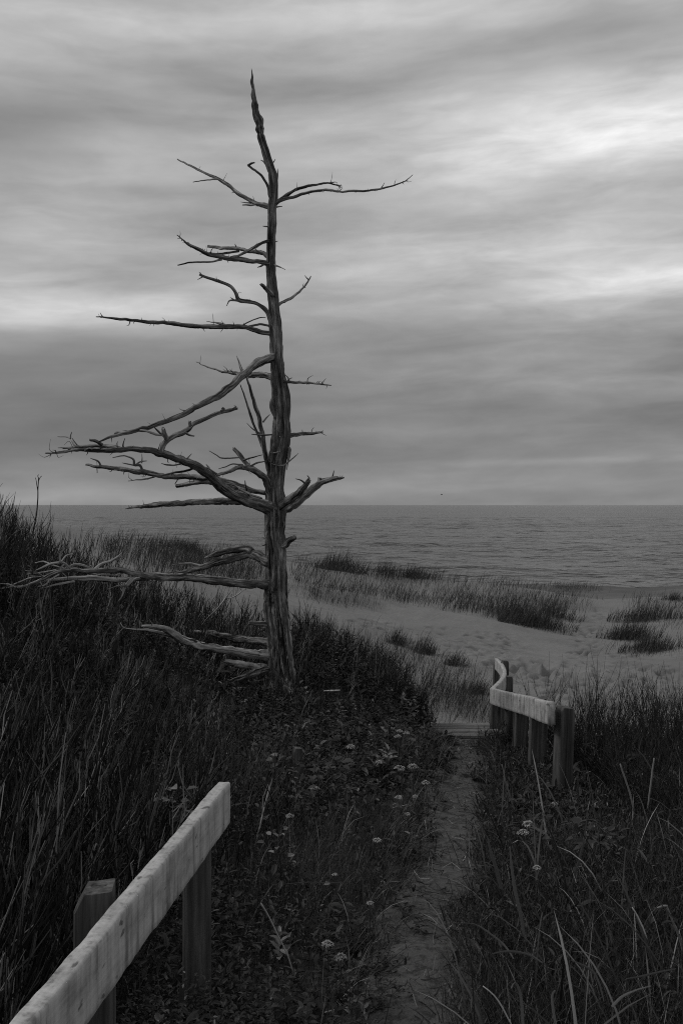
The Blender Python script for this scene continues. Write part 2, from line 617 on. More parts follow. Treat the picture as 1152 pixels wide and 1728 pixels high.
def sand_nodes(g, pos, base=1.0):
    n1 = g.noise(pos, 0.55, 5, 0.55)
    n2 = g.noise(pos, 9.0, 5, 0.6)
    n3 = g.noise(pos, 160.0, 3, 0.6)
    c = g.ramp(n1, [(0.3, .158 * base), (0.7, .208 * base)])
    c = g.mix(0.5, c, g.mix(1.0, c, g.ramp(n2, [(0.3, .75), (0.7, 1.15)]), 'MULTIPLY'))
    c = g.mix(0.35, c, g.mix(1.0, c, g.ramp(n3, [(0.25, .45), (0.7, 1.3)]), 'MULTIPLY'))
    return c, n2, n3


def ground_material():
    mt, g, b = material('dune_sand')
    geo = g.n('ShaderNodeNewGeometry').outputs['Position']
    c, n2, n3 = sand_nodes(g, geo)
    px, py, pz = g.sep(geo)
    wet = g.range(pz, -3.5, -2.3, 0.5, 1.0)
    c = g.mix(1.0, c, wet, 'MULTIPLY')
    vg = attr(g, 'veg').outputs['Fac']
    soil = g.ramp(g.noise(geo, 30.0, 5, 0.65), [(0.3, .018), (0.6, .035), (0.8, .07)])
    c = g.mix(vg, c, soil)
    g.t.links.new(c, b.inputs['Base Color'])
    b.inputs['Roughness'].default_value = 0.95
    bump(g, b, g.m('ADD', g.m('MULTIPLY', n2, 1.0), g.m('MULTIPLY', n3, 0.15)), 0.5, 0.03)
    return mt


M['sand'] = ground_material()
ground = add_mesh('ground', np.stack([_X.ravel(), _Y.ravel(), GZm.ravel()], -1), grid_faces(*_X.shape), M['sand'],
                  attrs={'veg': _veg.ravel()})
tag(ground, 'grey dune sand and overgrown bank sloping down to the sea', 'ground', kind='structure')


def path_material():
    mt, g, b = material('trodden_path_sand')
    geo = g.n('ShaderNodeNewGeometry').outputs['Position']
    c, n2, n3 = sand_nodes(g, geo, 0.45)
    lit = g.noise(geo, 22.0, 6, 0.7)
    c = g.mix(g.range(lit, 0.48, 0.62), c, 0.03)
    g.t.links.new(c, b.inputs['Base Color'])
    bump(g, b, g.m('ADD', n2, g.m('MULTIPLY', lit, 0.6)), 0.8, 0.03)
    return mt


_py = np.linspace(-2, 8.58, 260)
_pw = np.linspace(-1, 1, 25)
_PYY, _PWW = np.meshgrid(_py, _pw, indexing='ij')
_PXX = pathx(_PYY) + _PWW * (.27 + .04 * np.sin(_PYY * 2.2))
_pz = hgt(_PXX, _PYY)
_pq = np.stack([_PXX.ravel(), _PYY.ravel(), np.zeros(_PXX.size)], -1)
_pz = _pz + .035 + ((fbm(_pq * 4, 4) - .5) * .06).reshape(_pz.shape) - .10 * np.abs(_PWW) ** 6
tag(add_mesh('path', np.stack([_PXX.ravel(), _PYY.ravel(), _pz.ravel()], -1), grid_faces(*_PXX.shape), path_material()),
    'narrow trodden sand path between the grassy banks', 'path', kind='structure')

# ------------------------------------------------------------------ sea
SEA = -3.6


def sea_material():
    mt, g, b = material('sea_water')
    geo = g.n('ShaderNodeNewGeometry').outputs['Position']
    b.inputs['Base Color'].default_value = (.06, .06, .06, 1)
    b.inputs['Roughness'].default_value = 0.22
    b.inputs['IOR'].default_value = 1.33
    b.inputs['Specular IOR Level'].default_value = 0.5
    n1 = g.noise(g.vscale(geo, (.45, 1.0, 1)), 1.3, 5, 0.6, 0.4)
    n2 = g.noise(g.vscale(geo, (.6, 1.0, 1)), 0.16, 5, 0.6, 0.3)
    n3 = g.noise(g.vscale(geo, (.7, 1.0, 1)), 0.034, 6, 0.65, 0.4)
    n4 = g.noise(g.vscale(geo, (.45, 1.0, 1)), 0.009, 4, 0.65, 0.4)
    h = g.m('ADD', g.m('MULTIPLY', n1, 0.5), g.m('ADD', g.m('MULTIPLY', n2, 4.2), g.m('ADD', g.m('MULTIPLY', n3, 11.0), g.m('MULTIPLY', n4, 16.0))))
    bump(g, b, h, 1.0, 0.6)
    return mt


_ss = np.linspace(-1, 1, 360)
_su = .42 * _ss + .8 * _ss ** 7
_sy = np.concatenate([np.geomspace(44, 420, 420)[:-1], np.geomspace(420, 45000, 160)])
_SU, _SY = np.meshgrid(_su, _sy)
_SX = _SU * (_SY + 15)
_sz = np.zeros(_SX.shape)
_sp = np.maximum(np.gradient(_sy)[:, None], .85 / 360 * (_SY + 15))
for k in range(26):
    lam = 1.6 * 1.13 ** k
    th = math.radians(-78 + rng.normal(0, 24))
    ph = rng.uniform(0, 6.28)
    am = .0075 * lam ** .65 * np.clip((lam / _sp - 3) / 3, 0, 1)
    kk = 6.283 / lam
    w = np.sin(kk * (_SX * math.cos(th) + _SY * math.sin(th)) + ph + 1.5 * np.sin(_SX * .021 * (1 + .2 * k) + ph))
    _sz += am * (1 - 2 * np.abs(w) ** 1.3 if k % 2 else w)
_sz *= .5 + 1.0 * fbm(np.stack([_SX.ravel() * .03, _SY.ravel() * .05, np.zeros(_SX.size)], -1), 3).reshape(_SX.shape)
tag(add_mesh('sea', np.stack([_SX.ravel(), _SY.ravel(), (SEA + _sz).ravel()], -1), grid_faces(*_SX.shape), sea_material()),
    'choppy grey sea reaching to the horizon', 'sea', kind='structure')

# ------------------------------------------------------------------ tubes (trunk, branches, stems)


def catmull(pts, step):
    pts = np.asarray(pts, float)
    if len(pts) == 2:
        n = max(2, int(np.linalg.norm((pts[1] - pts[0])[:3]) / step) + 1)
        t = np.linspace(0, 1, n)[:, None]
        return pts[0] * (1 - t) + pts[1] * t
    e = np.concatenate([[2 * pts[0] - pts[1]], pts, [2 * pts[-1] - pts[-2]]])
    res = []
    for i in range(len(pts) - 1):
        p0, p1, p2, p3 = e[i:i + 4]
        n = max(2, int(np.linalg.norm((p2 - p1)[:3]) / step) + 1)
        t = np.linspace(0, 1, n, endpoint=False)[:, None]
        q = .5 * (2 * p1 + (p2 - p0) * t + (2 * p0 - 5 * p1 + 4 * p2 - p3) * t * t + (-p0 + 3 * p1 - 3 * p2 + p3) * t ** 3)
        q[:, 3:] = p1[3:] * (1 - t) + p2[3:] * t
        res.append(q)
    res.append(pts[-1:])
    return np.concatenate(res)


def tube(pts, step=.02, n=10, rough=.12, fibre=6.0, wander=.0, seed=0, jag=0.0, twist=.6, lump=1.6):
    """pts rows (x, y, z, radius). Returns V, F (quads), grain"""
    c = catmull(pts, step)
    m = len(c)
    if wander:
        ss = np.concatenate([[0], np.cumsum(np.linalg.norm(np.diff(c[:, :3], axis=0), axis=1))])
        fade = np.clip(ss / .08, 0, 1)
        for k in range(3):
            c[:, k] += (fbm(np.stack([ss * 11 + seed * 3.1, np.full(m, k * 7.7), np.full(m, seed * 1.3)], -1), 3) - .5) * wander * 2 * fade
    p, r = c[:, :3], np.maximum(c[:, 3], .0006)
    t = np.gradient(p, axis=0)
    t /= np.linalg.norm(t, axis=1)[:, None] + 1e-9
    a = np.zeros((m, 3))
    v = np.array([0.0, 1.0, 0.0]) if abs(t[0][1]) < .9 else np.array([1.0, 0, 0])
    for i in range(m):
        v = v - t[i] * (v @ t[i])
        v /= np.linalg.norm(v) + 1e-9
        a[i] = v
    b = np.cross(t, a)
    s = np.concatenate([[0], np.cumsum(np.linalg.norm(np.diff(p, axis=0), axis=1))])
    th = np.linspace(0, 2 * math.pi, n, endpoint=False)
    TH, S = np.meshgrid(th, s)
    RR = np.repeat(r[:, None], n, 1)
    k = fibre / 2
    g3 = np.stack([np.cos(TH + S * twist) * k + seed * 3.7, np.sin(TH + S * twist) * k, S * 1.6 + seed], -1).reshape(-1, 3)
    d1 = fbm(g3, 4).reshape(TH.shape)
    g4 = np.stack([np.cos(TH) * 1.1 + seed, np.sin(TH) * 1.1, S * 14 + seed * 2], -1).reshape(-1, 3)
    d2 = fbm(g4, 2).reshape(TH.shape)
    g5 = np.stack([np.cos(TH + S * twist) * k * 2.2, np.sin(TH + S * twist) * k * 2.2 + seed, S * 3.0], -1).reshape(-1, 3)
    d3 = np.abs(fbm(g5, 2).reshape(TH.shape) - .5) * 2
    RR = RR * (1 + rough * ((d1 - .5) * 2.2 + (d2 - .5) * lump) - rough * .9 * np.clip(.16 - d3, 0, 1) / .16 * .6)
    V = p[:, None, :] + RR[..., None] * (np.cos(TH)[..., None] * a[:, None] + np.sin(TH)[..., None] * b[:, None])
    if jag:
        jj = (fbm(np.stack([np.cos(th) * 2.5 + seed, np.sin(th) * 2.5, np.full(n, seed * 2.0)], -1), 3) - .45) * 2
        V[-1] += t[-1] * (jj * jag)[:, None] + 0
    V = V.reshape(-1, 3)
    i = np.arange(m * n).reshape(m, n)
    F = np.stack([i[:-1].ravel(), np.roll(i[:-1], -1, 1).ravel(), np.roll(i[1:], -1, 1).ravel(), i[1:].ravel()], -1)
    # end caps
    c0, c1 = len(V), len(V) + 1
    V = np.concatenate([V, p[:1] - t[:1] * r[0] * .2, p[-1:] + t[-1:] * (r[-1] * .5 - jag * .4)])
    e = i[-1]
    cap = np.stack([e[:-1:2], e[1::2], np.append(e[2::2], e[0])[:len(e[1::2])], np.full(len(e[1::2]), c1)], -1)
    e0 = i[0][::-1]
    cap0 = np.stack([e0[:-1:2], e0[1::2], np.append(e0[2::2], e0[0])[:len(e0[1::2])], np.full(len(e0[1::2]), c0)], -1)
    F = np.concatenate([F, cap, cap0])
    G = np.stack([np.cos(TH + S * twist) * RR, np.sin(TH + S * twist) * RR, S + seed], -1).reshape(-1, 3)
    G = np.concatenate([G, [[0, 0, seed]], [[0, 0, s[-1] + seed]]])
    return V, F, G


# ------------------------------------------------------------------ the dead tree
TD = 8.5
tree = thing('dead_tree', 'tall bare dead tree with weathered grey trunk and broken branches', 'tree', (-.49, TD, .0))
TR = [(481, 1250, 50), (479, 1200, 49), (478.5, 1180, 47), (477.5, 1160, 45), (476, 1140, 44.5), (474.5, 1120, 44), (472.5, 1090, 41), (470.5, 1060, 40), (467, 1025, 42),
      (466, 1005, 41), (466, 975, 38), (466, 950, 35), (466, 925, 33), (464, 900, 33), (464, 880, 34), (465, 861, 35), (464, 845, 32),
      (463.5, 827, 29.5), (465, 805, 29), (467, 779, 31), (471, 755, 31), (474, 730, 30), (473.5, 700, 30), (472.5, 681, 29), (471, 660, 26),
      (469, 640, 24), (467, 609, 22), (466, 584, 22), (466, 572, 21), (464, 538, 19.5), (461.5, 507, 18), (459, 485, 17), (458, 465, 16.6),
      (456.5, 434, 16), (457.5, 402, 14.5), (458.5, 375, 15), (459, 350, 15), (461.5, 330, 14), (460.5, 298, 15), (456, 282, 13.5), (451, 267, 13),
      (446, 250, 12.5), (440.5, 231, 13), (440, 226, 10.5), (438.5, 218, 15), (438, 212, 12), (437, 204, 15.5), (433, 196, 12), (431, 186, 10), (430, 178, 11.5), (429.5, 170, 7.5), (427.5, 160, 8), (427.5, 150, 5), (425, 138, 5.5), (425.8, 130, 3.6), (424.7, 118, 1.2)]


def trunk_y(row):
    return TD + .10 * math.sin(row * .008)


tp = []
for px, py, w in TR:
    y = trunk_y(py)
    q = at(px, py, y)
    tp.append((q[0], y, q[2], w * .5 * y / FPX * .97))
V, F, G = tube(tp, .008, 120, .27, 15.0, 0, 3, .03, .35, .8)
# hollows and torn fibres along the trunk
rows = HY + (EYE - V[:, 2]) / TD * FPX
cx = np.interp(rows, [t[1] for t in reversed(TR)], [t[0] for t in reversed(TR)])
wd = np.interp(rows, [t[1] for t in reversed(TR)], [t[2] for t in reversed(TR)])
pxs = HX + V[:, 0] / V[:, 1] * FPX
off = (pxs - cx) / (wd * .5)
front = V[:, 1] < np.interp(rows, [118, 1250], [TD, TD]) + .02
for (r0, o0, hr, ho, dep) in [(1010, -.45, 16, .35, .05), (985, -.8, 22, .3, .03), (1000, -.1, 10, .2, .03), (870, .1, 30, .12, .02), (700, -.7, 16, .35, .03), (760, .1, 60, .1, .014),
                              (1100, -.1, 60, .07, .014), (1060, .3, 50, .06, .014), (930, .25, 40, .08, .012), (1150, .3, 30, .12, .02), (1165, -.2, 26, .12, .02), (640, .2, 40, .1, .01), (520, .1, 50, .12, .008)]:
    q = np.exp(-(((rows - r0) / hr) ** 2 + ((off - o0) / ho) ** 2))
    V[:, 1] += np.where(front, dep * q, 0)
    V[:, 0] += np.where(np.abs(off) > .7, -np.sign(off) * dep * .35 * q, 0)
add_mesh('trunk', V, F, M['trunk'], tree, {'grain': G})
BI = 10


def conv(reg, x, y):
    if reg == 1:
        return x / 1.92 + 140, y / 1.92 + 90, 1 / 1.92
    if reg == 2:
        return x / 2.057 + 60, y / 2.057 + 560, 1 / 2.057
    return x / 2 + 0, y / 2 + 800, .5


def limb(reg, pts, dy, y0=None, mat='branch', par=None, name='branch', wander=.011, rough=.26, n=14, jag=.012, fat=.86, step=.012):
    """pts (x, y, radius) in an enlarged view; dy = depth change at the tip, metres (negative is nearer)"""
    global BI
    BI += 1
    pp = []
    cc = [conv(reg, a, b) for a, b, _ in pts]
    L = np.concatenate([[0], np.cumsum([math.hypot(cc[i + 1][0] - cc[i][0], cc[i + 1][1] - cc[i][1]) for i in range(len(cc) - 1)])])
    for (px, py, k), (_, _, r), l in zip(cc, pts, L):
        yb = trunk_y(py) if y0 is None else y0
        y = yb + dy * (l / max(L[-1], 1e-6))
        q = at(px, py, y)
        pp.append((q[0], q[1], q[2], r * k * y / FPX * fat))
    V, F, G = tube(pp, step, n + 4, rough, 7.0, wander, BI, jag, .8, 2.2)
    o = add_mesh(name, V, F, M[mat], par or tree, {'grain': G})
    o['_pp'] = [float(v) for row in pp for v in row]
    return o


def twig(reg, pts, dy, host, mat='branch', **kw):
    """a twig springing from a limb: starts at the depth of the limb's nearest point"""
    pp = np.array(host['_pp']).reshape(-1, 4)
    px, py, k = conv(reg, pts[0][0], pts[0][1])
    hx = HX + pp[:, 0] / pp[:, 1] * FPX
    hy = HY - (pp[:, 2] - EYE) / pp[:, 1] * FPX
    # nearest point on segments
    best = (1e9, TD)
    for i in range(len(pp) - 1):
        for t in np.linspace(0, 1, 12):
            d = math.hypot(hx[i] + (hx[i + 1] - hx[i]) * t - px, hy[i] + (hy[i + 1] - hy[i]) * t - py)
            if d < best[0]:
                best = (d, pp[i, 1] + (pp[i + 1, 1] - pp[i, 1]) * t)
    kw.setdefault('n', 8)
    kw.setdefault('wander', .008)
    kw.setdefault('step', .014)
    return limb(reg, pts, dy, y0=best[1], mat=mat, par=host, name='twig', **kw)


def spurs(host, count, lmin, lmax, seed):
    """short broken side twigs scattered along a limb, as one tuft of spurs"""
    r_ = random.Random(seed)
    pp = np.array(host['_pp']).reshape(-1, 4)
    for q in range(int(count * 1.6)):
        t = r_.uniform(.2, .98) * (len(pp) - 1)
        i = min(int(t), len(pp) - 2)
        f = t - i
        c = pp[i] * (1 - f) + pp[i + 1] * f
        ax = (pp[i + 1] - pp[i])[:3]
        ax /= np.linalg.norm(ax) + 1e-9
        rd = np.array([r_.gauss(0, 1), r_.gauss(0, 1), r_.gauss(.25, 1)])
        rd -= ax * (rd @ ax)
        rd /= np.linalg.norm(rd) + 1e-9
        dr = rd + ax * r_.uniform(-.1, .9)
        dr /= np.linalg.norm(dr)
        L = r_.uniform(lmin, lmax) * (1.9 if r_.random() < .2 else 1)
        mid = c[:3] + dr * L * .55 + np.array([r_.gauss(0, .12), r_.gauss(0, .12), r_.gauss(0, .12)]) * L
        end = c[:3] + dr * L + np.array([r_.gauss(0, .2), r_.gauss(0, .2), r_.gauss(.1, .2)]) * L
        rr = min(c[3] * .5, r_.uniform(.0018, .0042))
        V, F, G = tube([(*c[:3], rr * 1.3), (*mid, rr), (*end, .0009)], .02, 6, .1, 4, 0, seed + q)
        add_mesh('twig', V, F, M['branch'], host, {'grain': G})


# crown, from the top down
b = limb(1, [(612, 500, 9), (585, 492, 8.5), (560, 486, 8), (505, 455, 7.5), (455, 415, 6), (400, 390, 4.5), (345, 362, 3.8), (308, 343, 2.2)], .5)
twig(1, [(440, 408, 3.5), (415, 408, 2.8), (385, 413, 2.2), (358, 418, 1.5)], .1, b)
twig(1, [(565, 488, 4), (540, 493, 3.5), (518, 492, 2)], -.15, b)
twig(1, [(545, 485, 3), (528, 485, 2), (512, 482, 1)], .1, b)
spurs(b, 6, .02, .06, 1)
b = limb(1, [(612, 478, 6), (604, 460, 5), (597, 430, 4.8), (580, 400, 4.6), (555, 377, 4.2), (534, 362, 3.4)], -.25)
twig(1, [(536, 363, 4), (545, 357, 4), (556, 354, 2.5)], 0, b)
b = limb(1, [(615, 495, 8), (632, 482, 7.5), (655, 464, 7), (690, 441, 6), (740, 428, 4.8), (790, 421, 3.5), (815, 425, 2.8), (836, 435, 1.6)], .45)
twig(1, [(800, 421, 2.5), (815, 417, 1.5), (822, 418, .8)], 0, b)
twig(1, [(815, 425, 2), (830, 427, 1.5), (840, 430, .8)], 0.05, b)
spurs(b, 5, .02, .05, 2)
b = limb(1, [(622, 488, 8), (645, 474, 6.5), (700, 460, 5.5), (770, 443, 5), (810, 446, 4.2), (850, 448, 4.2), (920, 445, 3.8), (975, 435, 3.2), (1030, 418, 2.5), (1055, 405, 1.8), (1069, 395, 1.2)], -.55)
twig(1, [(966, 436, 2.4), (972, 428, 1.8), (977, 420, 1)], 0, b)
twig(1, [(1035, 416, 2), (1045, 414, 1.5), (1053, 413, .8)], 0, b)
spurs(b, 8, .02, .05, 3)
for p in ([(608, 365, 4), (616, 354, 2.5), (623, 343, 1)], [(628, 410, 4), (630, 395, 2.6), (630, 374, 1)], [(592, 358, 4), (584, 350, 2.5), (576, 346, 1)],
          [(605, 562, 3), (590, 561, 2), (582, 560, 1)], [(620, 500, 3), (635, 497, 2), (646, 496, 1)], [(620, 612, 3), (632, 608, 1)]):
    limb(1, p, random.uniform(-.1, .1), name='twig', n=7, wander=.003, jag=0)
b = limb(1, [(612, 688, 9), (590, 678, 9), (540, 673, 8.2), (480, 667, 9), (420, 655, 8), (380, 638, 7.5), (346, 621, 5.5), (325, 605, 3), (306, 590, 1.6)], -.6)
twig(1, [(352, 627, 5), (343, 617, 4), (340, 612, 2)], 0, b)
twig(1, [(450, 668, 4), (425, 672, 3.4), (400, 676, 3.6), (350, 678, 3), (308, 685, 2)], -.15, b)
twig(1, [(590, 682, 4), (575, 690, 3), (565, 694, 1)], -.1, b)
spurs(b, 9, .02, .05, 4)
b = limb(1, [(612, 668, 8), (590, 653, 8), (565, 643, 7.5), (530, 638, 6.8), (480, 631, 6.8), (440, 628, 6.4), (407, 626, 5.5)], .55)
twig(1, [(500, 634, 4), (496, 626, 3), (493, 619, 1.5)], 0, b)
twig(1, [(505, 640, 5), (470, 647, 4.5), (430, 649, 4), (412, 645, 3)], -.15, b)
spurs(b, 5, .02, .05, 5)
limb(1, [(612, 606, 6), (592, 611, 6), (560, 625, 6), (530, 641, 5), (505, 654, 4.5), (480, 661, 3.5)], -.35)
limb(1, [(615, 684, 4), (635, 691, 2.5), (656, 700, 1.2)], -.2, n=8)
b = limb(1, [(622, 895, 9), (608, 868, 8.5), (597, 838, 8), (575, 818, 7.2), (548, 806, 7), (520, 802, 7.5), (503, 796, 7.5), (494, 775, 7), (475, 753, 7), (440, 738, 6.2), (405, 727, 5.5), (378, 716, 4)], -.5, wander=.004)
twig(1, [(510, 802, 5), (490, 800, 4), (475, 803, 3), (465, 818, 1.2)], -.1, b)
twig(1, [(490, 800, 3), (483, 795, 2), (478, 792, 1)], -.05, b)
twig(1, [(392, 722, 3), (382, 727, 2.4), (373, 732, 1.2)], 0, b)
spurs(b, 7, .02, .05, 6)
b = limb(1, [(612, 850, 7), (605, 834, 6.5), (635, 813, 5.8), (680, 789, 4.8), (705, 768, 4.2), (724, 748, 3.6), (738, 724, 2)], .45)
twig(1, [(733, 735, 2.6), (725, 728, 2), (718, 720, 1)], 0, b)
spurs(b, 4, .015, .04, 7)
limb(1, [(618, 790, 9), (605, 773, 8), (590, 760, 7.5), (577, 749, 6)], -.3, jag=.02)
b = limb(1, [(618, 906, 9), (600, 908, 9), (570, 902, 9), (520, 886, 9), (440, 886, 9), (370, 884, 8.2), (290, 876, 7.4), (220, 871, 6.4), (150, 863, 5.4), (90, 858, 4), (45, 853, 2)], -.7)
twig(1, [(70, 857, 2.6), (62, 850, 2), (57, 842, 1)], 0, b)
twig(1, [(470, 885, 5), (445, 876, 4), (420, 871, 2), (400, 868, 1)], .1, b)
twig(1, [(500, 884, 3), (520, 880, 2.5), (545, 866, 2.2), (570, 856, 2), (592, 855, 1.4)], .1, b)
spurs(b, 14, .02, .06, 8)
limb(1, [(615, 888, 5), (600, 882, 4), (570, 879, 4), (535, 886, 4)], -.1)
# middle whorl
b = limb(2, [(838, 84, 17), (820, 90, 17), (790, 102, 18), (755, 120, 18), (720, 147, 17), (680, 187, 15.5), (620, 227, 13), (550, 265, 11.5), (490, 297, 10.5), (420, 322, 9), (350, 342, 8), (290, 357, 7), (250, 370, 5), (225, 379, 3)], -1.3, rough=.2)
twig(2, [(722, 145, 6), (712, 125, 4.5), (705, 105, 3), (698, 84, 1.4)], .1, b)
twig(2, [(360, 341, 6), (390, 346, 5), (420, 357, 5), (445, 360, 3)], -.1, b)
twig(2, [(300, 354, 5), (285, 348, 5), (276, 352, 3)], 0, b)
spurs(b, 9, .02, .06, 9)
b = limb(2, [(838, 165, 14), (815, 156, 13), (780, 148, 12.5), (740, 151, 11), (690, 144, 7), (650, 138, 5), (600, 122, 3.4), (557, 105, 1.6)], .8)
spurs(b, 6, .02, .05, 10)
b = limb(2, [(850, 172, 7), (875, 174, 6), (900, 175, 5), (960, 178, 4.2), (1000, 183, 3.2), (1024, 185, 1.8)], -.35)
twig(2, [(872, 174, 4), (880, 165, 3), (890, 159, 1.4)], .05, b)
twig(2, [(880, 174, 4), (876, 160, 2.6), (866, 150, 1.2)], -.08, b)
spurs(b, 9, .015, .05, 11)
b = limb(2, [(818, 500, 10), (803, 460, 9.5), (795, 400, 9.5), (785, 340, 9), (770, 280, 8), (750, 222, 6.5), (736, 172, 4), (728, 150, 2)], -.35)
twig(2, [(790, 405, 7), (778, 370, 6.4), (762, 335, 6), (745, 283, 5.5), (730, 243, 4), (712, 184, 2)], -.2, b)
twig(2, [(788, 356, 4), (760, 343, 3), (735, 318, 1.4)], .1, b)
twig(2, [(790, 312, 4), (800, 300, 3), (812, 288, 1.6)], .1, b)
twig(2, [(820, 357, 3), (785, 358, 3.4), (750, 355, 1.8)], -.1, b)
b = limb(2, [(868, 364, 9), (890, 360, 8.5), (920, 355, 8), (960, 354, 6.5), (992, 348, 4)], .3, jag=.03)
twig(2, [(930, 354, 3), (926, 346, 2), (925, 340, 1)], 0, b)
spurs(b, 5, .015, .04, 12)
b = limb(2, [(800, 452, 4), (830, 458, 4), (860, 464, 4), (885, 446, 3), (900, 435, 2.4), (912, 420, 1.4)], -.35, mat='bleached', n=9)
limb(2, [(812, 416, 3.5), (828, 422, 3.5), (845, 416, 3)], -.14, mat='bleached', n=8)
b = limb(2, [(815, 560, 15), (806, 535, 14), (790, 502, 13.5), (757, 480, 12.5), (715, 471, 9.5), (670, 485, 7.5), (632, 497, 5)], -.6)
t = twig(2, [(748, 476, 9), (728, 452, 9.5), (708, 428, 9), (688, 406, 7)], .1, b, jag=.03, n=10)
twig(2, [(708, 436, 3.5), (650, 438, 3), (630, 428, 2.4), (604, 413, 1.4)], .1, b)
twig(2, [(720, 462, 3.5), (690, 460, 3), (660, 469, 2.4), (636, 476, 1.2)], -.1, b)
twig(2, [(742, 468, 4), (770, 455, 3.4), (800, 450, 2)], -.1, b)
twig(2, [(722, 445, 3.4), (750, 437, 3), (788, 427, 1.4)], -.1, b)
spurs(b, 6, .02, .05, 13)
# great lower left limb
b = limb(2, [(835, 622, 30), (800, 606, 27), (765, 597, 25), (735, 588, 24), (690, 568, 22.5), (640, 535, 21), (600, 492, 20), (550, 462, 18), (500, 442, 17), (440, 422, 14.5), (380, 411, 12.5), (300, 408, 10), (200, 412, 8.5), (140, 408, 7), (80, 420, 5), (38, 422, 2.4)],
         -1.6, rough=.2, n=18)
twig(2, [(300, 406, 8), (260, 397, 7), (200, 396, 7), (150, 399, 6), (95, 405, 3)], .2, b)
t = twig(2, [(150, 398, 5), (137, 392, 4.4), (122, 370, 4), (80, 362, 2.4)], .1, b, mat='bleached')
twig(2, [(122, 372, 3), (123, 358, 2.4), (127, 349, 1.4)], 0, b)
twig(2, [(150, 398, 3), (140, 385, 2.4), (130, 370, 1.2)], 0, b)
twig(2, [(230, 392, 7), (212, 380, 6.5), (190, 376, 5)], -.1, b)
twig(2, [(305, 402, 4), (304, 388, 2.6), (310, 370, 1)], -.1, b)
twig(2, [(120, 408, 4), (105, 402, 3), (80, 402, 1.2)], -.1, b)
twig(2, [(200, 412, 4), (185, 405, 3), (172, 412, 2)], -.1, b)
twig(2, [(520, 447, 4), (530, 436, 3), (542, 424, 1.4)], 0, b)
twig(2, [(604, 488, 6), (602, 473, 4), (594, 460, 2)], 0, b)
twig(2, [(745, 580, 6), (735, 560, 4.5), (731, 540, 4), (728, 516, 1.6)], -.1, b)
twig(2, [(705, 545, 4), (745, 562, 5), (785, 578, 4)], -.1, b)
twig(2, [(520, 455, 4), (480, 462, 3), (455, 462, 3), (438, 458, 1.2)], -.2, b)
spurs(b, 26, .02, .08, 14)
f = twig(2, [(436, 420, 12.5), (440, 398, 12.5), (452, 376, 12), (490, 358, 11), (520, 346, 10), (545, 322, 9), (590, 300, 8.4), (640, 280, 8), (675, 272, 8), (700, 266, 5)], .5, b, n=12)
twig(2, [(538, 328, 7), (534, 318, 6), (535, 311, 5)], 0, b, n=8)
twig(2, [(455, 372, 9), (448, 352, 9), (443, 334, 7)], -.1, b, mat='bleached', n=9)
twig(2, [(446, 362, 5), (425, 345, 4), (408, 325, 2)], -.1, b, mat='bleached')
twig(2, [(520, 350, 5), (535, 358, 4), (550, 362, 2)], 0, b)
twig(2, [(645, 278, 7), (655, 268, 6), (648, 264, 4)], 0, b)
twig(2, [(685, 268, 5), (696, 260, 4), (690, 256, 2)], 0, b)
b = limb(2, [(800, 560, 10), (720, 540, 11), (650, 516, 11), (570, 506, 10), (500, 502, 10.5), (430, 497, 10.5), (370, 486, 10.5), (300, 478, 9.4), (230, 470, 7.4), (178, 462, 4)], .9)
twig(2, [(228, 468, 4.5), (218, 450, 3.6), (192, 439, 1.6)], 0, b)
t = twig(2, [(372, 482, 5), (362, 463, 5), (342, 462, 4.6), (338, 442, 4), (305, 430, 3), (270, 437, 1.4)], -.1, b)
twig(2, [(344, 464, 4), (362, 452, 3.4), (385, 448, 2)], 0, b)
twig(2, [(369, 456, 3), (370, 440, 2), (369, 422, 1)], 0, b)
twig(2, [(345, 464, 3), (320, 458, 2.6), (303, 455, 1.2)], 0, b)
spurs(b, 16, .02, .07, 15)
b = limb(2, [(640, 500, 4.5), (580, 471, 5), (500, 487, 4.4), (440, 497, 3.6), (380, 511, 3.2), (322, 517, 1.8)], -.1, y0=TD - .5, n=9)
spurs(b, 4, .015, .04, 16)
limb(2, [(780, 590, 14), (700, 550, 13), (640, 528, 12), (590, 521, 10.5), (540, 527, 9.5), (489, 534, 8)], .7, jag=.03)
b = limb(2, [(815, 592, 13), (760, 588, 13), (700, 590, 14), (640, 588, 14), (560, 592, 12.5), (480, 596, 11), (400, 603, 9), (345, 608, 5), (314, 614, 1.6)], .9, rough=.28, jag=.02)
spurs(b, 22, .012, .03, 17)
b = limb(2, [(835, 612, 18), (850, 602, 18), (880, 584, 18), (910, 562, 16), (930, 540, 13), (947, 518, 9)], -.4, jag=.03, n=14)
twig(2, [(937, 528, 4), (922, 516, 3.4), (902, 509, 1.6)], -.05, b)
twig(2, [(945, 520, 4), (950, 510, 3), (944, 499, 2)], -.05, b)
b = limb(2, [(835, 625, 24), (868, 612, 23), (910, 586, 18), (960, 546, 16), (985, 527, 14), (1010, 516, 11), (1042, 510, 8), (1070, 507, 4)], .45, n=16)
twig(2, [(992, 525, 10), (986, 514, 9.5), (985, 506, 7)], 0, b, mat='bleached', n=9)
twig(2, [(1028, 512, 4), (1031, 498, 3), (1034, 483, 1.4)], 0, b)
spurs(b, 7, .015, .05, 18)
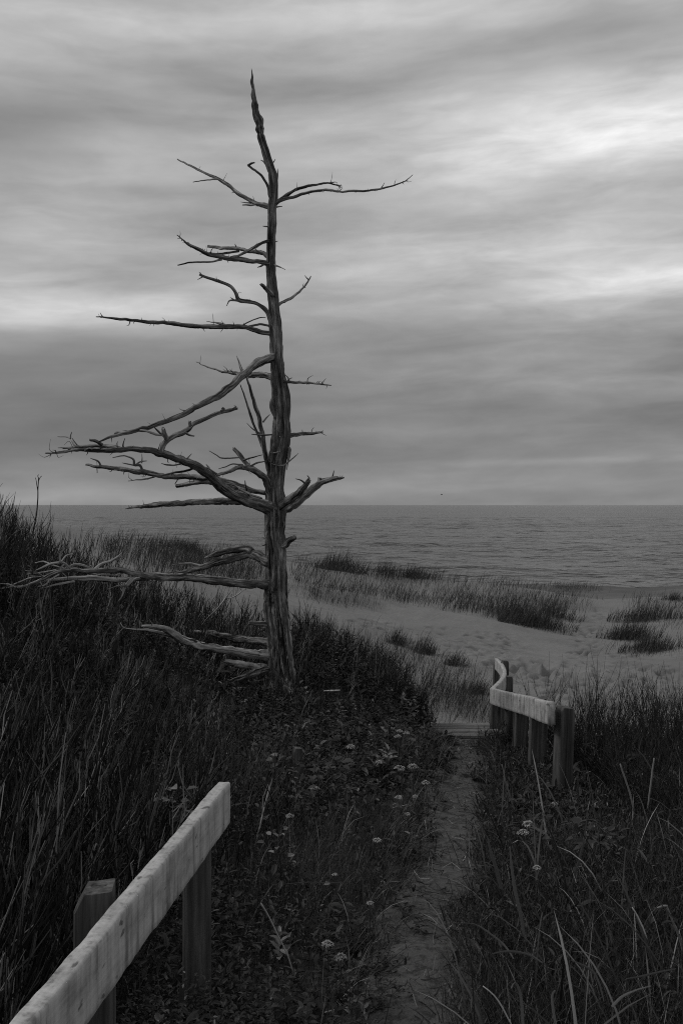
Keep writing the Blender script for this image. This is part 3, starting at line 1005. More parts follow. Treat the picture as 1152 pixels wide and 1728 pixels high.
# low limbs by the ground
limb(3, [(945, 245, 16), (965, 234, 15), (980, 222, 12), (995, 212, 10.5)], -.12, jag=.01, n=14)
b = limb(3, [(912, 300, 24), (890, 290, 23), (868, 272, 21), (845, 268, 17), (820, 276, 15), (740, 297, 14), (680, 316, 12), (620, 331, 9), (560, 338, 6)], .5, mat='branch', n=16)
b2 = twig(3, [(850, 262, 16), (835, 250, 14), (780, 254, 14), (730, 268, 11), (695, 284, 3)], .15, b, rough=.4, n=16, jag=.04)
twig(3, [(690, 312, 5), (640, 302, 4), (580, 308, 2)], .1, b, mat='bleached')
b = limb(3, [(915, 372, 21), (885, 371, 20), (868, 369, 17), (820, 368, 17), (700, 355, 16), (600, 348, 14.5), (500, 345, 13.5), (450, 336, 12), (400, 326, 11), (300, 325, 10), (230, 325, 10), (180, 341, 8), (120, 366, 6), (62, 386, 2.4)], -1.7, n=16)
t = twig(3, [(505, 350, 11), (460, 352, 10.5), (400, 357, 10), (300, 352, 9.4), (200, 355, 8.4), (150, 362, 6), (110, 372, 3)], -.3, b, mat='bleached', n=12)
twig(3, [(252, 362, 5), (200, 372, 4), (135, 386, 2)], -.15, b, mat='bleached')
twig(3, [(320, 322, 6), (340, 303, 5.5), (372, 294, 4.6), (400, 276, 3), (412, 266, 1.5)], .1, b, mat='bleached')
twig(3, [(378, 293, 4), (398, 283, 3), (420, 272, 1.4)], .2, b)
twig(3, [(235, 320, 7), (215, 301, 6), (182, 300, 5.5), (150, 312, 4.6), (122, 324, 2)], -.1, b, mat='bleached')
twig(3, [(215, 304, 5), (200, 318, 4.4), (158, 345, 3), (100, 342, 1.6)], -.15, b)
twig(3, [(205, 300, 4.6), (204, 270, 4), (215, 250, 3), (208, 222, 1.4)], 0, b)
twig(3, [(235, 318, 5), (228, 290, 4), (240, 268, 3), (256, 262, 1.4)], .1, b, mat='bleached')
twig(3, [(215, 330, 5), (180, 342, 5), (140, 362, 4), (150, 385, 2)], -.1, b)
twig(3, [(472, 345, 10), (448, 355, 9), (424, 376, 8)], -.15, b, mat='bleached', n=10)
twig(3, [(428, 372, 5), (418, 392, 4), (410, 412, 3.4), (398, 432, 1.6)], -.05, b, mat='bleached')
twig(3, [(424, 378, 4), (400, 376, 3), (365, 388, 1.4)], -.05, b, mat='bleached')
twig(3, [(110, 340, 4), (112, 320, 3), (96, 308, 1.4)], 0, b)
spurs(b, 12, .03, .10, 19)
for (pp_, dz) in (([(330, 326, 5), (290, 312, 4.4), (255, 306, 4), (222, 318, 2)], -.1), ([(260, 326, 5), (205, 322, 4.6), (150, 332, 4), (92, 338, 2)], .1),
                  ([(180, 340, 5), (140, 346, 4.4), (100, 352, 4), (48, 372, 3), (4, 384, 1.4)], .0), ([(130, 360, 4.4), (90, 378, 4), (40, 380, 3), (-10, 390, 1.6)], -.1),
                  ([(240, 326, 4), (190, 312, 4), (150, 296, 3), (118, 300, 1.4)], .1), ([(150, 350, 3.4), (120, 330, 3), (88, 326, 1.4)], -.1),
                  ([(420, 330, 4), (390, 342, 3.4), (340, 340, 3), (300, 338, 1.6)], -.1), ([(200, 338, 4), (170, 358, 3.6), (150, 376, 3), (128, 378, 1.4)], -.15),
                  ([(205, 300, 3.4), (222, 276, 3), (246, 268, 1.4)], .1), ([(60, 384, 3.4), (30, 372, 3), (2, 370, 1.4)], 0)):
    twig(3, pp_, dz, b, mat='bleached')
b = limb(3, [(915, 615, 21), (888, 612, 20), (870, 609, 17), (820, 604, 17), (720, 589, 16.5), (640, 570, 16), (600, 552, 15.5), (565, 524, 13.5), (520, 514, 9), (478, 511, 4)], -1.15, mat='bleached', n=16)
twig(3, [(590, 548, 11), (550, 538, 8.5), (500, 527, 6.4), (455, 524, 4.4), (415, 518, 2)], -.2, b, mat='bleached')
twig(3, [(420, 520, 2.6), (412, 512, 2), (407, 503, 1)], 0, b, mat='bleached')
spurs(b, 5, .02, .06, 20)
b = limb(3, [(915, 570, 18), (885, 566, 16.5), (800, 554, 14), (700, 536, 10.5), (640, 531, 6)], .8, n=14)
limb(3, [(915, 648, 9), (880, 650, 12), (848, 648, 14), (800, 640, 13.5), (758, 632, 8)], -.45, mat='bleached', rough=.35, jag=.05, n=14)
b = limb(3, [(925, 655, 15), (900, 660, 14), (860, 671, 15), (820, 684, 10), (780, 700, 8), (735, 720, 4)], -.55, n=14)
limb(3, [(925, 722, 7), (890, 722, 7), (840, 726, 7.4), (795, 727, 7), (745, 722, 3)], -.4, mat='bleached', n=12)
limb(3, [(925, 508, 10), (900, 505, 10), (870, 505, 9.5), (842, 504, 7)], -.1, jag=.02, n=12)
for p in ([(905, 175, 4), (897, 213, 2.4), (884, 214, 1)], [(905, 235, 4), (892, 240, 2.4), (884, 241, 1)], [(950, 150, 5), (958, 165, 4), (957, 182, 1)]):
    limb(3, p, -.1, name='twig', n=7, wander=.002, jag=0)
# root stump leaning out of the base
limb(3, [(960, 700, 22), (978, 740, 22), (990, 790, 20), (1002, 850, 17), (1010, 900, 16)], -.75, y0=TD - .05, mat='branch', name='root', n=18, rough=.25)
# torn bark strips hanging on the trunk
for p in ([(870, 175, 5), (880, 225, 6), (882, 275, 4), (878, 330, 1)], [(832, 222, 8), (823, 245, 11), (824, 270, 10), (832, 300, 5)], [(866, 390, 8), (880, 410, 9), (876, 450, 4), (872, 480, 1)],
          [(848, 640, 6), (862, 660, 5), (864, 685, 1)]):
    limb(2, p, -.03, name='bark_strip', mat='trunk', n=8, wander=.006, rough=.3, jag=0)

# ------------------------------------------------------------------ boards and posts


def sweep_board(line, h, t, seed=0, wear=.004, step=.05, nh=9, tip=0.0):
    """a board on edge: line rows (x, y, ztop) of its top centre line; h tall, t thick"""
    line = np.asarray(line, float)
    c = catmull(np.concatenate([line, np.zeros((len(line), 1))], 1), step)[:, :3]
    m = len(c)
    tg = np.gradient(c, axis=0)
    tg /= np.linalg.norm(tg, axis=1)[:, None]
    sd = np.stack([tg[:, 1], -tg[:, 0], np.zeros(m)], -1)
    sd /= np.linalg.norm(sd, axis=1)[:, None]
    s = np.concatenate([[0], np.cumsum(np.linalg.norm(np.diff(c, axis=0), axis=1))])
    b_ = .12 * t
    prof = [(-t / 2 + b_, 0), (0, .0), (t / 2 - b_, 0), (t / 2, -b_)]
    prof += [(t / 2, -b_ - (h - 2 * b_) * k / nh) for k in range(1, nh + 1)]
    prof += [(t / 2 - b_, -h), (0, -h), (-t / 2 + b_, -h), (-t / 2, -h + b_)]
    prof += [(-t / 2, -h + b_ + (h - 2 * b_) * k / nh) for k in range(1, nh + 1)]
    prof = np.array(prof)
    k = len(prof)
    V = c[:, None] + prof[None, :, :1] * sd[:, None] + prof[None, :, 1:] * np.array([0, 0, 1.0])
    S = np.repeat(s[:, None], k, 1)
    q = np.stack([S * 17 + seed * 5, np.repeat(prof[None, :, 0] * 30, m, 0), np.repeat(prof[None, :, 1] * 12, m, 0)], -1).reshape(-1, 3)
    d = (fbm(q, 4) - .5).reshape(m, k)
    V += (d * wear * 2)[..., None] * (sd[:, None] * np.sign(prof[None, :, :1]) + np.array([0, 0, 1.0]) * np.where(prof[None, :, 1:] > -h / 2, 1, -1))
    G = np.stack([np.repeat(prof[None, :, 0], m, 0), np.repeat(prof[None, :, 1], m, 0), S + seed * 3], -1).reshape(-1, 3)
    V = V.reshape(-1, 3)
    i = np.arange(m * k).reshape(m, k)
    F = [tuple(f) for f in np.stack([i[:-1].ravel(), i[1:].ravel(), np.roll(i[1:], -1, 1).ravel(), np.roll(i[:-1], -1, 1).ravel()], -1).tolist()]
    F.append(tuple(i[0].tolist()))
    F.append(tuple(i[-1][::-1].tolist()))
    return V, F, G


def post_mesh(x, y, z0, z1, w, lean=(0, 0), rot=0.0, clip=.03, seed=0, one=False):
    """square post with two clipped top corners"""
    n = 14
    zs = np.concatenate([np.linspace(z0, z1 - clip, n), [z1]])
    V, G = [], []
    cr, sr = math.cos(rot), math.sin(rot)
    base = np.array([(-.5, -.44), (-.44, -.5), (0, -.5), (.44, -.5), (.5, -.44), (.5, 0), (.5, .44), (.44, .5), (0, .5), (-.44, .5), (-.5, .44), (-.5, 0)]) * w
    for j, z in enumerate(zs):
        f = (z - z0) / (z1 - z0)
        for (a, c_) in base:
            if j == n and (a < 0 or not one):
                a *= .45 if one else .7
            d = (fbm(np.array([[a * 60 + seed, c_ * 60, z * 3 + seed]]), 2)[0] - .5) * .012
            a2, c2 = a * (1 + d * 6), c_ * (1 + d * 6)
            V.append((x + a2 * cr - c2 * sr + lean[0] * f, y + a2 * sr + c2 * cr + lean[1] * f, z + (.003 * math.sin(a * 50 + seed) if j == n else 0)))
            G.append((a, c_, z + seed))
    k = len(base)
    F = []
    for j in range(len(zs) - 1):
        for i in range(k):
            F.append((j * k + i, j * k + (i + 1) % k, (j + 1) * k + (i + 1) % k, (j + 1) * k + i))
    F.append(tuple(range(len(zs) * k - k, len(zs) * k)))
    return np.array(V), F, np.array(G)


hl = thing('handrail', 'pale grey board handrail on two posts, nearest the camera beside the path', 'handrail', (-.45, 2.4, 0), 'board handrails beside the path')
A, B = at(378, 1319, 3.3), at(40, 1719, 1.75)
line = [A + (B - A) * t for t in np.linspace(0, 1.55, 12)]
for k_, p in enumerate(line):
    p[2] += .0018 * math.sin(k_ * 1.9)
V, F, G = sweep_board(line, .142, .042, 1, .0026, .010)
add_mesh('rail_board', V, F, M['board'], hl, {'grain': G})
for (px, d, top, rot, s) in ((160, 2.36, .745, .12, 1), (333, 3.18, .66, .1, 2)):
    x = (px - HX) / FPX * d
    V, F, G = post_mesh(x, d, float(hgt(x, d)) - .35, top, .089, (0, 0), rot, .045, s * 5, True)
    add_mesh('post', V, F, M['post'], hl, {'grain': G}, smooth=False)

hr = thing('handrail', 'short warped board handrail with close-set dark posts at the boardwalk', 'handrail', (1.35, 7.5, -.3), 'board handrails beside the path')
K = at(830, 1161, 8.9)
line = [at(930, 1184, 6.0), at(912, 1180.5, 6.45), at(893, 1175, 7.0), at(862, 1169, 7.9), at(845, 1165, 8.4), K]
line = [np.array(p) for p in line]
V, F, G = sweep_board(line, .142, .045, 3, .003, .03)
add_mesh('rail_board', V, F, M['board2'], hr, {'grain': G})
line = [at(830.5, 1161, 8.95), at(839, 1153, 9.45), at(847, 1144, 10.0), at(850.5, 1136, 10.6), at(849, 1126, 11.4), at(844, 1118, 12.1), at(837, 1111, 13.0)]
V, F, G = sweep_board(line, .142, .045, 4, .003, .05)
add_mesh('rail_board', V, F, M['board2'], hr, {'grain': G})
for (px, d, row, w, s) in ((950, 6.12, 1193, .095, 1), (907, 6.85, 1178, .115, 2), (878, 7.6, 1174, .10, 3), (861, 8.2, 1170, .09, 4), (841, 9.1, 1166, .15, 5), (857, 10.4, 1141, .08, 6), (850, 12.0, 1115, .08, 7), (836, 13.0, 1117, .07, 8)):
    x = (px - HX) / FPX * d
    zt = EYE - (row - HY) / FPX * d
    V, F, G = post_mesh(x - .02, d, float(hgt(x, d)) - .3, zt, w, (.03, 0), rng.uniform(-.1, .25), .03, s * 3)
    add_mesh('post', V, F, M['post'], hr, {'grain': G}, smooth=False)

bw = thing('boardwalk', 'weathered wooden boardwalk planks at the foot of the sand path', 'boardwalk', (1.05, 9.2, -.4))
for k in range(6):
    y0 = 8.72 + k * .172
    zz = -.352 - .024 * k + (.014 if k % 2 else -.008)
    x0, x1 = .42 + rng.uniform(-.03, .03), 1.5 + rng.uniform(-.03, .03)
    V, F, G = sweep_board([(x0, y0, zz), ((x0 + x1) / 2, y0, zz + rng.uniform(-.006, .006)), (x1, y0, zz)], .035, .118, 20 + k, .005, .03, 3)
    add_mesh('plank', V, F, M['plank'], bw, {'grain': G})
for x in (.55, 1.38):
    V, F, G = sweep_board([(x, 8.62, -.378), (x, 9.15, -.455), (x, 9.66, -.528)], .13, .05, 33, .002, .1, 3)
    add_mesh('stringer', V, F, M['post'], bw, {'grain': G})

# ------------------------------------------------------------------ plants


def blades(p, h, w, az, lean, bend, tone, segs=4):
    """grass blades as curved tapering strips. p (n,3) bases; az lean direction; lean, bend in radians"""
    n = len(p)
    t = np.linspace(0, 1, segs + 1)
    dirx, diry = np.cos(az), np.sin(az)
    ang = lean[:, None] + bend[:, None] * t[None] ** 1.4
    dl = (h / segs)[:, None]
    ho = np.concatenate([np.zeros((n, 1)), np.cumsum(np.sin(ang[:, :-1]) * dl, 1)], 1)
    ve = np.concatenate([np.zeros((n, 1)), np.cumsum(np.cos(ang[:, :-1]) * dl, 1)], 1)
    c = np.stack([p[:, :1] + ho * dirx[:, None], p[:, 1:2] + ho * diry[:, None], p[:, 2:] + ve], -1)
    fa = az + np.pi / 2 + rng.normal(0, .9, n)
    sd = np.stack([np.cos(fa), np.sin(fa), np.zeros(n)], -1)
    wt = w[:, None] * (np.array([.55] + [1.0] * (segs - 1) + [.08]) * (1 - .55 * t))[None] * .5
    V = np.stack([c - sd[:, None] * wt[..., None], c + sd[:, None] * wt[..., None]], 2).reshape(-1, 3)
    k = 2 * (segs + 1)
    b0 = (np.arange(n) * k)[:, None] + (np.arange(segs) * 2)[None]
    F = np.stack([b0, b0 + 1, b0 + 3, b0 + 2], -1).reshape(-1, 4)
    return V, F, np.repeat(tone, k)


def leaves(p, size, az, pitch, tone, ratio=.42):
    """leaf: two quads folded on the midrib"""
    n = len(p)
    d = np.stack([np.cos(az) * np.cos(pitch), np.sin(az) * np.cos(pitch), np.sin(pitch)], -1)
    s = np.stack([-np.sin(az), np.cos(az), rng.normal(0, .35, n)], -1)
    s /= np.linalg.norm(s, axis=1)[:, None]
    u = np.cross(d, s)
    sz = size[:, None]
    q = ratio * sz
    V = np.stack([p, p + d * sz * .3 + s * q * .5 + u * q * .18, p + d * sz * .68 + s * q * .42 + u * q * .12, p + d * sz - u * sz * .08,
                  p + d * sz * .68 - s * q * .42 + u * q * .12, p + d * sz * .3 - s * q * .5 + u * q * .18], 1).reshape(-1, 3)
    b0 = np.arange(n)[:, None] * 6
    F = np.concatenate([b0 + np.array([[0, 1, 2, 3]]), b0 + np.array([[0, 3, 4, 5]])])
    return V, F, np.repeat(tone, 6)


def thin_tubes(c, r):
    """many thin three-sided stems. c (n,k,3), r (n,k)"""
    n, k, _ = c.shape
    t = c[:, -1] - c[:, 0]
    t /= np.linalg.norm(t, axis=1)[:, None] + 1e-9
    rv = rng.normal(0, 1, (n, 3))
    a = np.cross(t, rv)
    a /= np.linalg.norm(a, axis=1)[:, None] + 1e-9
    b = np.cross(t, a)
    ring = [a * math.cos(q) + b * math.sin(q) for q in (0, 2.094, 4.189)]
    V = np.stack([c + r[..., None] * q[:, None] for q in ring], 2).reshape(-1, 3)
    i = np.arange(n * k * 3).reshape(n, k, 3)
    F = np.stack([i[:, :-1], np.roll(i[:, :-1], -1, 2), np.roll(i[:, 1:], -1, 2), i[:, 1:]], -1).reshape(-1, 4)
    return V, F


def shrubs(p, h, az, lean, tone, nb=5, r0=.0035):
    """bare upright stems with ascending side twigs"""
    n = len(p)
    K = 6
    t = np.linspace(0, 1, K)
    d = np.stack([np.cos(az) * np.sin(lean), np.sin(az) * np.sin(lean), np.cos(lean)], -1)
    wob = np.cumsum(rng.normal(0, .026, (n, K, 3)), 1)
    wob[:, 0] = 0
    wob[..., 2] *= .3
    c = p[:, None] + d[:, None] * (h[:, None] * t)[..., None] + wob * h[:, None, None]
    c[..., 2] += 0
    r = (r0 * (h / .6))[:, None] * (1 - .75 * t)[None]
    V, F = thin_tubes(c, r)
    tn = np.repeat(tone, K * 3)
    Vs, Fs, Ts, o = [V], [F], [tn], len(V)
    for k in range(nb):
        f = rng.uniform(.15, .88, n)
        i = (f * (K - 1)).astype(int)
        fr = f * (K - 1) - i
        base = c[np.arange(n), i] * (1 - fr)[:, None] + c[np.arange(n), np.minimum(i + 1, K - 1)] * fr[:, None]
        a2 = az + rng.normal(0, 1.3, n)
        l2 = np.clip(rng.normal(.62, .3, n), .1, 1.3)
        L = h * rng.uniform(.15, .42, n)
        d2 = np.stack([np.cos(a2) * np.sin(l2), np.sin(a2) * np.sin(l2), np.cos(l2)], -1) * .75 + d * .4
        q = np.stack([base, base + d2 * (L * .5)[:, None] + rng.normal(0, .012, (n, 3)), base + d2 * L[:, None] + np.array([0, 0, .12]) * L[:, None]], 1)
        rr = np.stack([r0 * .55 * np.ones(n), r0 * .42 * np.ones(n), r0 * .2 * np.ones(n)], 1)
        V2, F2 = thin_tubes(q, rr)
        Vs.append(V2), Fs.append(F2 + o), Ts.append(np.repeat(tone * rng.uniform(.85, 1.0, n), 9))
        o += len(V2)
    return np.concatenate(Vs), np.concatenate(Fs), np.concatenate(Ts)


def scatter(n, x0, x1, y0, y1, side, power=1.0, clump=1.6, thr=.0, pad=0.0):
    """random places on the overgrown banks; power > 0 favours the near ground; clump noise thins them"""
    out = []
    got = 0
    while got < n:
        m = 4 * n
        u = rng.uniform(0, 1, m)
        y = (y0 ** (1 - power) + u * (y1 ** (1 - power) - y0 ** (1 - power))) ** (1 / (1 - power)) if power != 1 else y0 * (y1 / y0) ** u
        hw = .40 * y + 1.1
        x = rng.uniform(-1, 1, m) * hw
        l, r = veg_mask(x + (pad if side == 'L' else -pad), y)
        ok = (l if side == 'L' else r) & (x > x0) & (x < x1)
        if clump:
            c = fbm(np.stack([x * clump, y * clump, np.full(m, 3.0 if side == 'L' else 9.0)], -1), 2)
            ok &= c + rng.normal(0, .08, m) > thr
        p = np.stack([x[ok], y[ok], hgt(x[ok], y[ok]) - .01], -1)
        out.append(p)
        got += len(p)
    return np.concatenate(out)[:n]


def clearing(p):
    """lower growth in front of the low limbs and of the right handrail's posts"""
    x, y = p[:, 0], p[:, 1]
    f = np.where((x > -2.0) & (x < -.5) & (y > 6.8) & (y < 8.7), .5, 1.0)
    f = np.where((x > .9) & (x < 1.6) & (y > 4.6) & (y < 9), .42, f)
    e = np.interp(x, EX, EYL) - y
    return np.where((e > 0) & (e < 1.6) & (x > -.45) & (y > 8), 1.35, f)


def tones(n, hi=.06):
    t = rng.beta(2, 2.4, n) * .85
    k = rng.uniform(0, 1, n) < hi
    t[k] = rng.uniform(.88, 1, k.sum())
    return t


def merge(parts):
    Vs, Fs, Ts, o = [], [], [], 0
    for V, F, T in parts:
        Vs.append(V), Fs.append(F + o), Ts.append(T)
        o += len(V)
    return np.concatenate(Vs), np.concatenate(Fs), np.concatenate(Ts)


def emit(name, parts, mat, label, cat):
    V, F, T = merge(parts)
    o = add_mesh(name, V, F, M[mat], attrs={'tone': T}, smooth=False)
    return tag(o, label, cat, kind='stuff')


def hscale(p):
    """plants stand lower near the path, and lower on the meadow than in the thicket"""
    d = np.abs(p[:, 0] - pathx(p[:, 1]))
    return np.clip(.35 + d * .75, .4, 1.0)


N_ = rng.normal
U_ = rng.uniform

# thicket of bare stems on the left bank
p = scatter(5200, -9, -.25, 2.2, 13.0, 'L', .55, 1.1, .40)
keep = (p[:, 0] < -.55 - .02 * p[:, 1]) | (rng.uniform(0, 1, len(p)) < np.where(p[:, 1] > 8.6, .8, .25))
near_rail = (p[:, 1] < 4.2) & (p[:, 0] > -.75)
p = p[keep & ~near_rail]
n = len(p)
h = U_(.32, .74, n) * np.clip(.6 + (-p[:, 0] - .4) * .35, .55, 1.0)
h *= clearing(p)
h *= np.where((p[:, 0] > -2.9) & (p[:, 1] > 4.5) & (p[:, 1] < 8.2), .62, 1.0) * np.where(p[:, 1] > 8.2, .85, 1.0)
emit('shrub_thicket', [shrubs(p, h, N_(.15, 1.15, n), np.abs(N_(.27, .24, n)), tones(n, .28), 6, .0066)], 'stem',
     'thicket of thin bare upright stems covering the left bank', 'shrubs')

# meadow grass, left
pt = []
p = scatter(85000, -9, 1.2, 1.5, 13.2, 'L', .75, 1.6, .30)
bush = np.clip((fbm(np.stack([p[:, 0] * 1.9, p[:, 1] * 1.5, np.full(len(p), 4.2)], -1), 2) - .3) * 3, .35, 1.25)
ku = rng.uniform(0, 1, len(p)) < np.where((p[:, 0] > -.9) | (p[:, 1] > 9), .72, .5)
p, bush = p[ku], bush[ku]
n = len(p)
hs = hscale(p)
far = np.clip(p[:, 1] / 7, .7, 1.6)
h = U_(.12, .34, n) * hs * bush
h = h * np.clip(1.25 + (p[:, 0] + .5) * .25, .6, 1.1) * clearing(p)
pt.append(blades(p, h, np.where(rng.uniform(0, 1, n) < .12, U_(.005, .009, n), U_(.002, .0048, n)) * far, U_(0, 6.28, n) * .5 - .8, np.abs(N_(.25, .2, n)), np.abs(N_(.5, .45, n)), tones(n, .09)))
emit('meadow_grass', pt, 'grass', 'dark fine grass covering the bank left of the path', 'grass')

# leafy herbs: rosettes of leaves on short stalks


def herbs(p, nl, size, hmax, tone):
    n = len(p)
    hh = U_(.25, 1.0, n) * hmax
    q = np.repeat(p, nl, 0)
    t = np.tile(np.linspace(.35, 1, nl), n)
    a = np.tile(np.arange(nl) * 2.4, n) + np.repeat(U_(0, 6.28, n), nl) + N_(0, .3, n * nl)
    q[:, 2] += t * np.repeat(hh, nl)
    q[:, 0] += np.repeat(N_(0, .03, n), nl) * t
    q[:, 1] += np.repeat(N_(0, .03, n), nl) * t
    sz = np.repeat(rng.gamma(5, size / 5, n) * np.clip(p[:, 1] / 5.5, .55, 1.1), nl) * (1.25 - .6 * t)
    return leaves(q, sz, a, N_(.25, .3, n * nl), np.clip(np.repeat(tone, nl) + N_(0, .1, n * nl), 0, 1), .4)


p = scatter(7800, -9, 1.2, 1.5, 12.5, 'L', .7, .9, .40)
p = p[(p[:, 0] > -1.3) | (rng.uniform(0, 1, len(p)) < .85)]
emit('meadow_herbs', [herbs(p, 11, .05, .26 * hscale(p) * clearing(p), tones(len(p), .07))], 'leaf', 'small leafy herbs with spreading leaves in the meadow left of the path', 'ground cover')


def patch(n, x0, x1, y0, y1):
    x, y = U_(x0, x1, n), U_(y0, y1, n)
    return np.stack([x, y, hgt(x, y) - .01], -1)


pb = np.concatenate([patch(260, -.75, .0, 7.2, 8.25), patch(420, -.62, -.2, 2.3, 3.1), patch(420, -.4, .75, 8.8, 10.3)])
emit('bank_herbs', [herbs(pb, 14, .042, U_(.17, .33, len(pb)), tones(len(pb), .05))], 'leaf', 'taller leafy growth round the foot of the tree and along the top of the bank', 'ground cover')
pb = np.concatenate([patch(60, -.7, .0, 7.3, 8.2), patch(420, -.5, .55, 9.6, 10.7), patch(110, .3, .8, 9.0, 9.7)])
emit('bank_shrubs', [shrubs(pb, U_(.2, .4, len(pb)), N_(.2, 1.1, len(pb)), np.abs(N_(.3, .22, len(pb))), tones(len(pb), .1), 7, .0045)], 'stem', 'bushy twigs along the top of the bank right of the tree', 'shrubs')
p = scatter(2400, .1, 8, 1.5, 8.6, 'R', .7, .9, .46)
emit('meadow_herbs', [herbs(p, 10, .045, .24 * hscale(p) * clearing(p), tones(len(p), .07))], 'leaf', 'small leafy herbs among the long grass right of the path', 'ground cover')

# leafy ground cover, left
p = scatter(75000, -9, 1.2, 1.4, 13.0, 'L', .8, 1.3, .38)
n = len(p)
hs = hscale(p)
q = p + np.stack([N_(0, .02, n), N_(0, .02, n), U_(.02, .24, n) * hs * clearing(p)], -1)
pt = [leaves(q, rng.gamma(3.0, .0085, n) * np.clip(p[:, 1] / 6, .8, 1.3), U_(0, 6.28, n), N_(.5, .6, n), tones(n, .05), .32)]
emit('ground_cover', pt, 'leaf', 'low leafy plants growing among the grass left of the path', 'ground cover')

# right bank
p = scatter(62000, .1, 8, 1.5, 8.8, 'R', .8, 1.5, .32)
n = len(p)
hs = hscale(p)
h = U_(.12, .38, n) * hs * clearing(p)
parts = [blades(p, h, np.where(rng.uniform(0, 1, n) < .12, U_(.005, .009, n), U_(.002, .0048, n)) * np.clip(p[:, 1] / 5, .8, 1.4), U_(0, 6.28, n), np.abs(N_(.3, .25, n)), np.abs(N_(.6, .5, n)), tones(n, .09))]
p = scatter(520, .3, 4, 1.6, 5.0, 'R', .8, 0, 0, .06)
n = len(p)
parts.append(blades(p, U_(.25, .55, n), U_(.006, .012, n), N_(2.6, 1.2, n), np.abs(N_(.25, .2, n)), np.abs(N_(1.1, .6, n)), tones(n, .22), 7)[0:3])
V1 = parts
emit('tall_grass', V1, 'grass', 'long arching grass covering the bank right of the path', 'grass')
p = scatter(50000, .1, 8, 1.4, 8.8, 'R', .8, 1.3, .40)
n = len(p)
hs = hscale(p)
q = p + np.stack([N_(0, .02, n), N_(0, .02, n), U_(.02, .26, n) * hs * clearing(p)], -1)
emit('ground_cover', [leaves(q, rng.gamma(3.0, .0085, n) * np.clip(p[:, 1] / 6, .8, 1.3), U_(0, 6.28, n), N_(.5, .6, n), tones(n, .05), .32)], 'leaf',
     'low leafy plants growing among the grass right of the path', 'ground cover')
p = scatter(3000, .9, 8, 3.0, 8.6, 'R', .1, 1.1, .36)
keep = (p[:, 0] > 1.55)
p = p[keep]
n = len(p)
h = U_(.25, .66, n) * np.clip(p[:, 1] / 6.5, .5, 1)
emit('shrub_thicket', [shrubs(p, h, N_(.6, 1.2, n), np.abs(N_(.25, .2, n)), tones(n, .05), 6, .0032)], 'stem',
     'thin bare stems standing along the crest of the right bank', 'shrubs')

# short grass creeping onto the path edges
n = 2600
y = U_(1.8, 8.4, n)
sgn = np.where(U_(0, 1, n) < .5, -1, 1)
x = pathx(y) + sgn * (.30 - np.abs(N_(0, .09, n)))
p = np.stack([x, y, hgt(x, y) + .02], -1)
emit('path_edge_grass', [blades(p, U_(.05, .22, n), U_(.002, .005, n), np.where(sgn > 0, np.pi, 0) + N_(0, .9, n), np.abs(N_(.5, .3, n)), np.abs(N_(.7, .5, n)), tones(n, .1))], 'grass',
     'short grass leaning in over the edges of the sand path', 'grass')

# dark twigs and dry litter lying on the path
n = 1100
y = U_(2.2, 8.5, n)
x = pathx(y) + U_(-.26, .26, n)
a = U_(0, 6.28, n)
L = rng.gamma(2.0, .028, n)
c0 = np.stack([x, y, hgt(x, y) + .045], -1)
dd = np.stack([np.cos(a), np.sin(a), np.zeros(n)], -1)
c = np.stack([c0, c0 + dd * (L * .5)[:, None] + N_(0, .012, (n, 3)), c0 + dd * L[:, None] + N_(0, .02, (n, 3))], 1)
c[..., 2] = np.maximum(c[..., 2], hgt(c[..., 0], c[..., 1]) + .03)
V, F = thin_tubes(c, np.repeat(U_(.0008, .002, n)[:, None], 3, 1))
emit('path_litter', [(V, F, np.repeat(tones(n, .22), 9))], 'stem', 'dark twigs and dry bits of stem lying on the sand path', 'litter')

# ------------------------------------------------------------------ dune grass


def poly_points(poly, n, gauss=None):
    poly = np.array(poly, float)
    out, got = [], 0
    for _ in range(40):
        px = rng.uniform(poly[:, 0].min(), poly[:, 0].max(), 3 * n)
        py = rng.uniform(poly[:, 1].min(), poly[:, 1].max(), 3 * n)
        ok = inside(px, py, poly)
        c = fbm(np.stack([px * .022, py * .06, np.zeros(len(px))], -1), 3)
        ok &= c + rng.normal(0, .07, len(px)) > .42
        p, hit = cast(px[ok], py[ok])
        p[:, 0] += rng.normal(0, .25, len(p))
        p[:, 1] += rng.normal(0, .7, len(p))
        p[:, 2] = hgt(p[:, 0], p[:, 1])
        hit &= p[:, 2] > -3.4
        p = p[hit]
        out.append(p)
        got += len(p)
        if got >= n:
            break
    return np.concatenate(out)[:n]


def dune_blades(p, hmin, hmax, w=.012):
    n = len(p)
    return blades(p, U_(hmin, hmax, n), U_(.6, 1.2, n) * w, N_(-.3, .7, n), np.abs(N_(.3, .22, n)), np.abs(N_(.6, .4, n)), tones(n, .1), 3)


dg = []
dg.append(dune_blades(poly_points([(490, 965), (640, 985), (760, 985), (880, 985), (1015, 995), (975, 1030), (900, 1050), (780, 1030), (640, 1015), (500, 1000)], 2700), .14, .48, .016))
dg.append(dune_blades(poly_points([(640, 1000), (780, 1005), (960, 1015), (930, 1050), (840, 1045), (700, 1022)], 1500), .18, .5, .016))
dg.append(dune_blades(poly_points([(500, 985), (640, 995), (760, 1015), (650, 1020), (520, 1005)], 700), .15, .4, .014))
dg.append(dune_blades(poly_points([(180, 915), (300, 920), (420, 930), (440, 990), (330, 985), (180, 945)], 2600), .3, .7, .016))
dg.append(dune_blades(poly_points([(1060, 1010), (1152, 1005), (1152, 1060), (1060, 1070)], 420), .2, .5, .015))
dg.append(dune_blades(poly_points([(640, 1075), (700, 1095), (800, 1140), (830, 1180), (800, 1200), (740, 1190), (700, 1150)], 1500), .12, .36, .008))
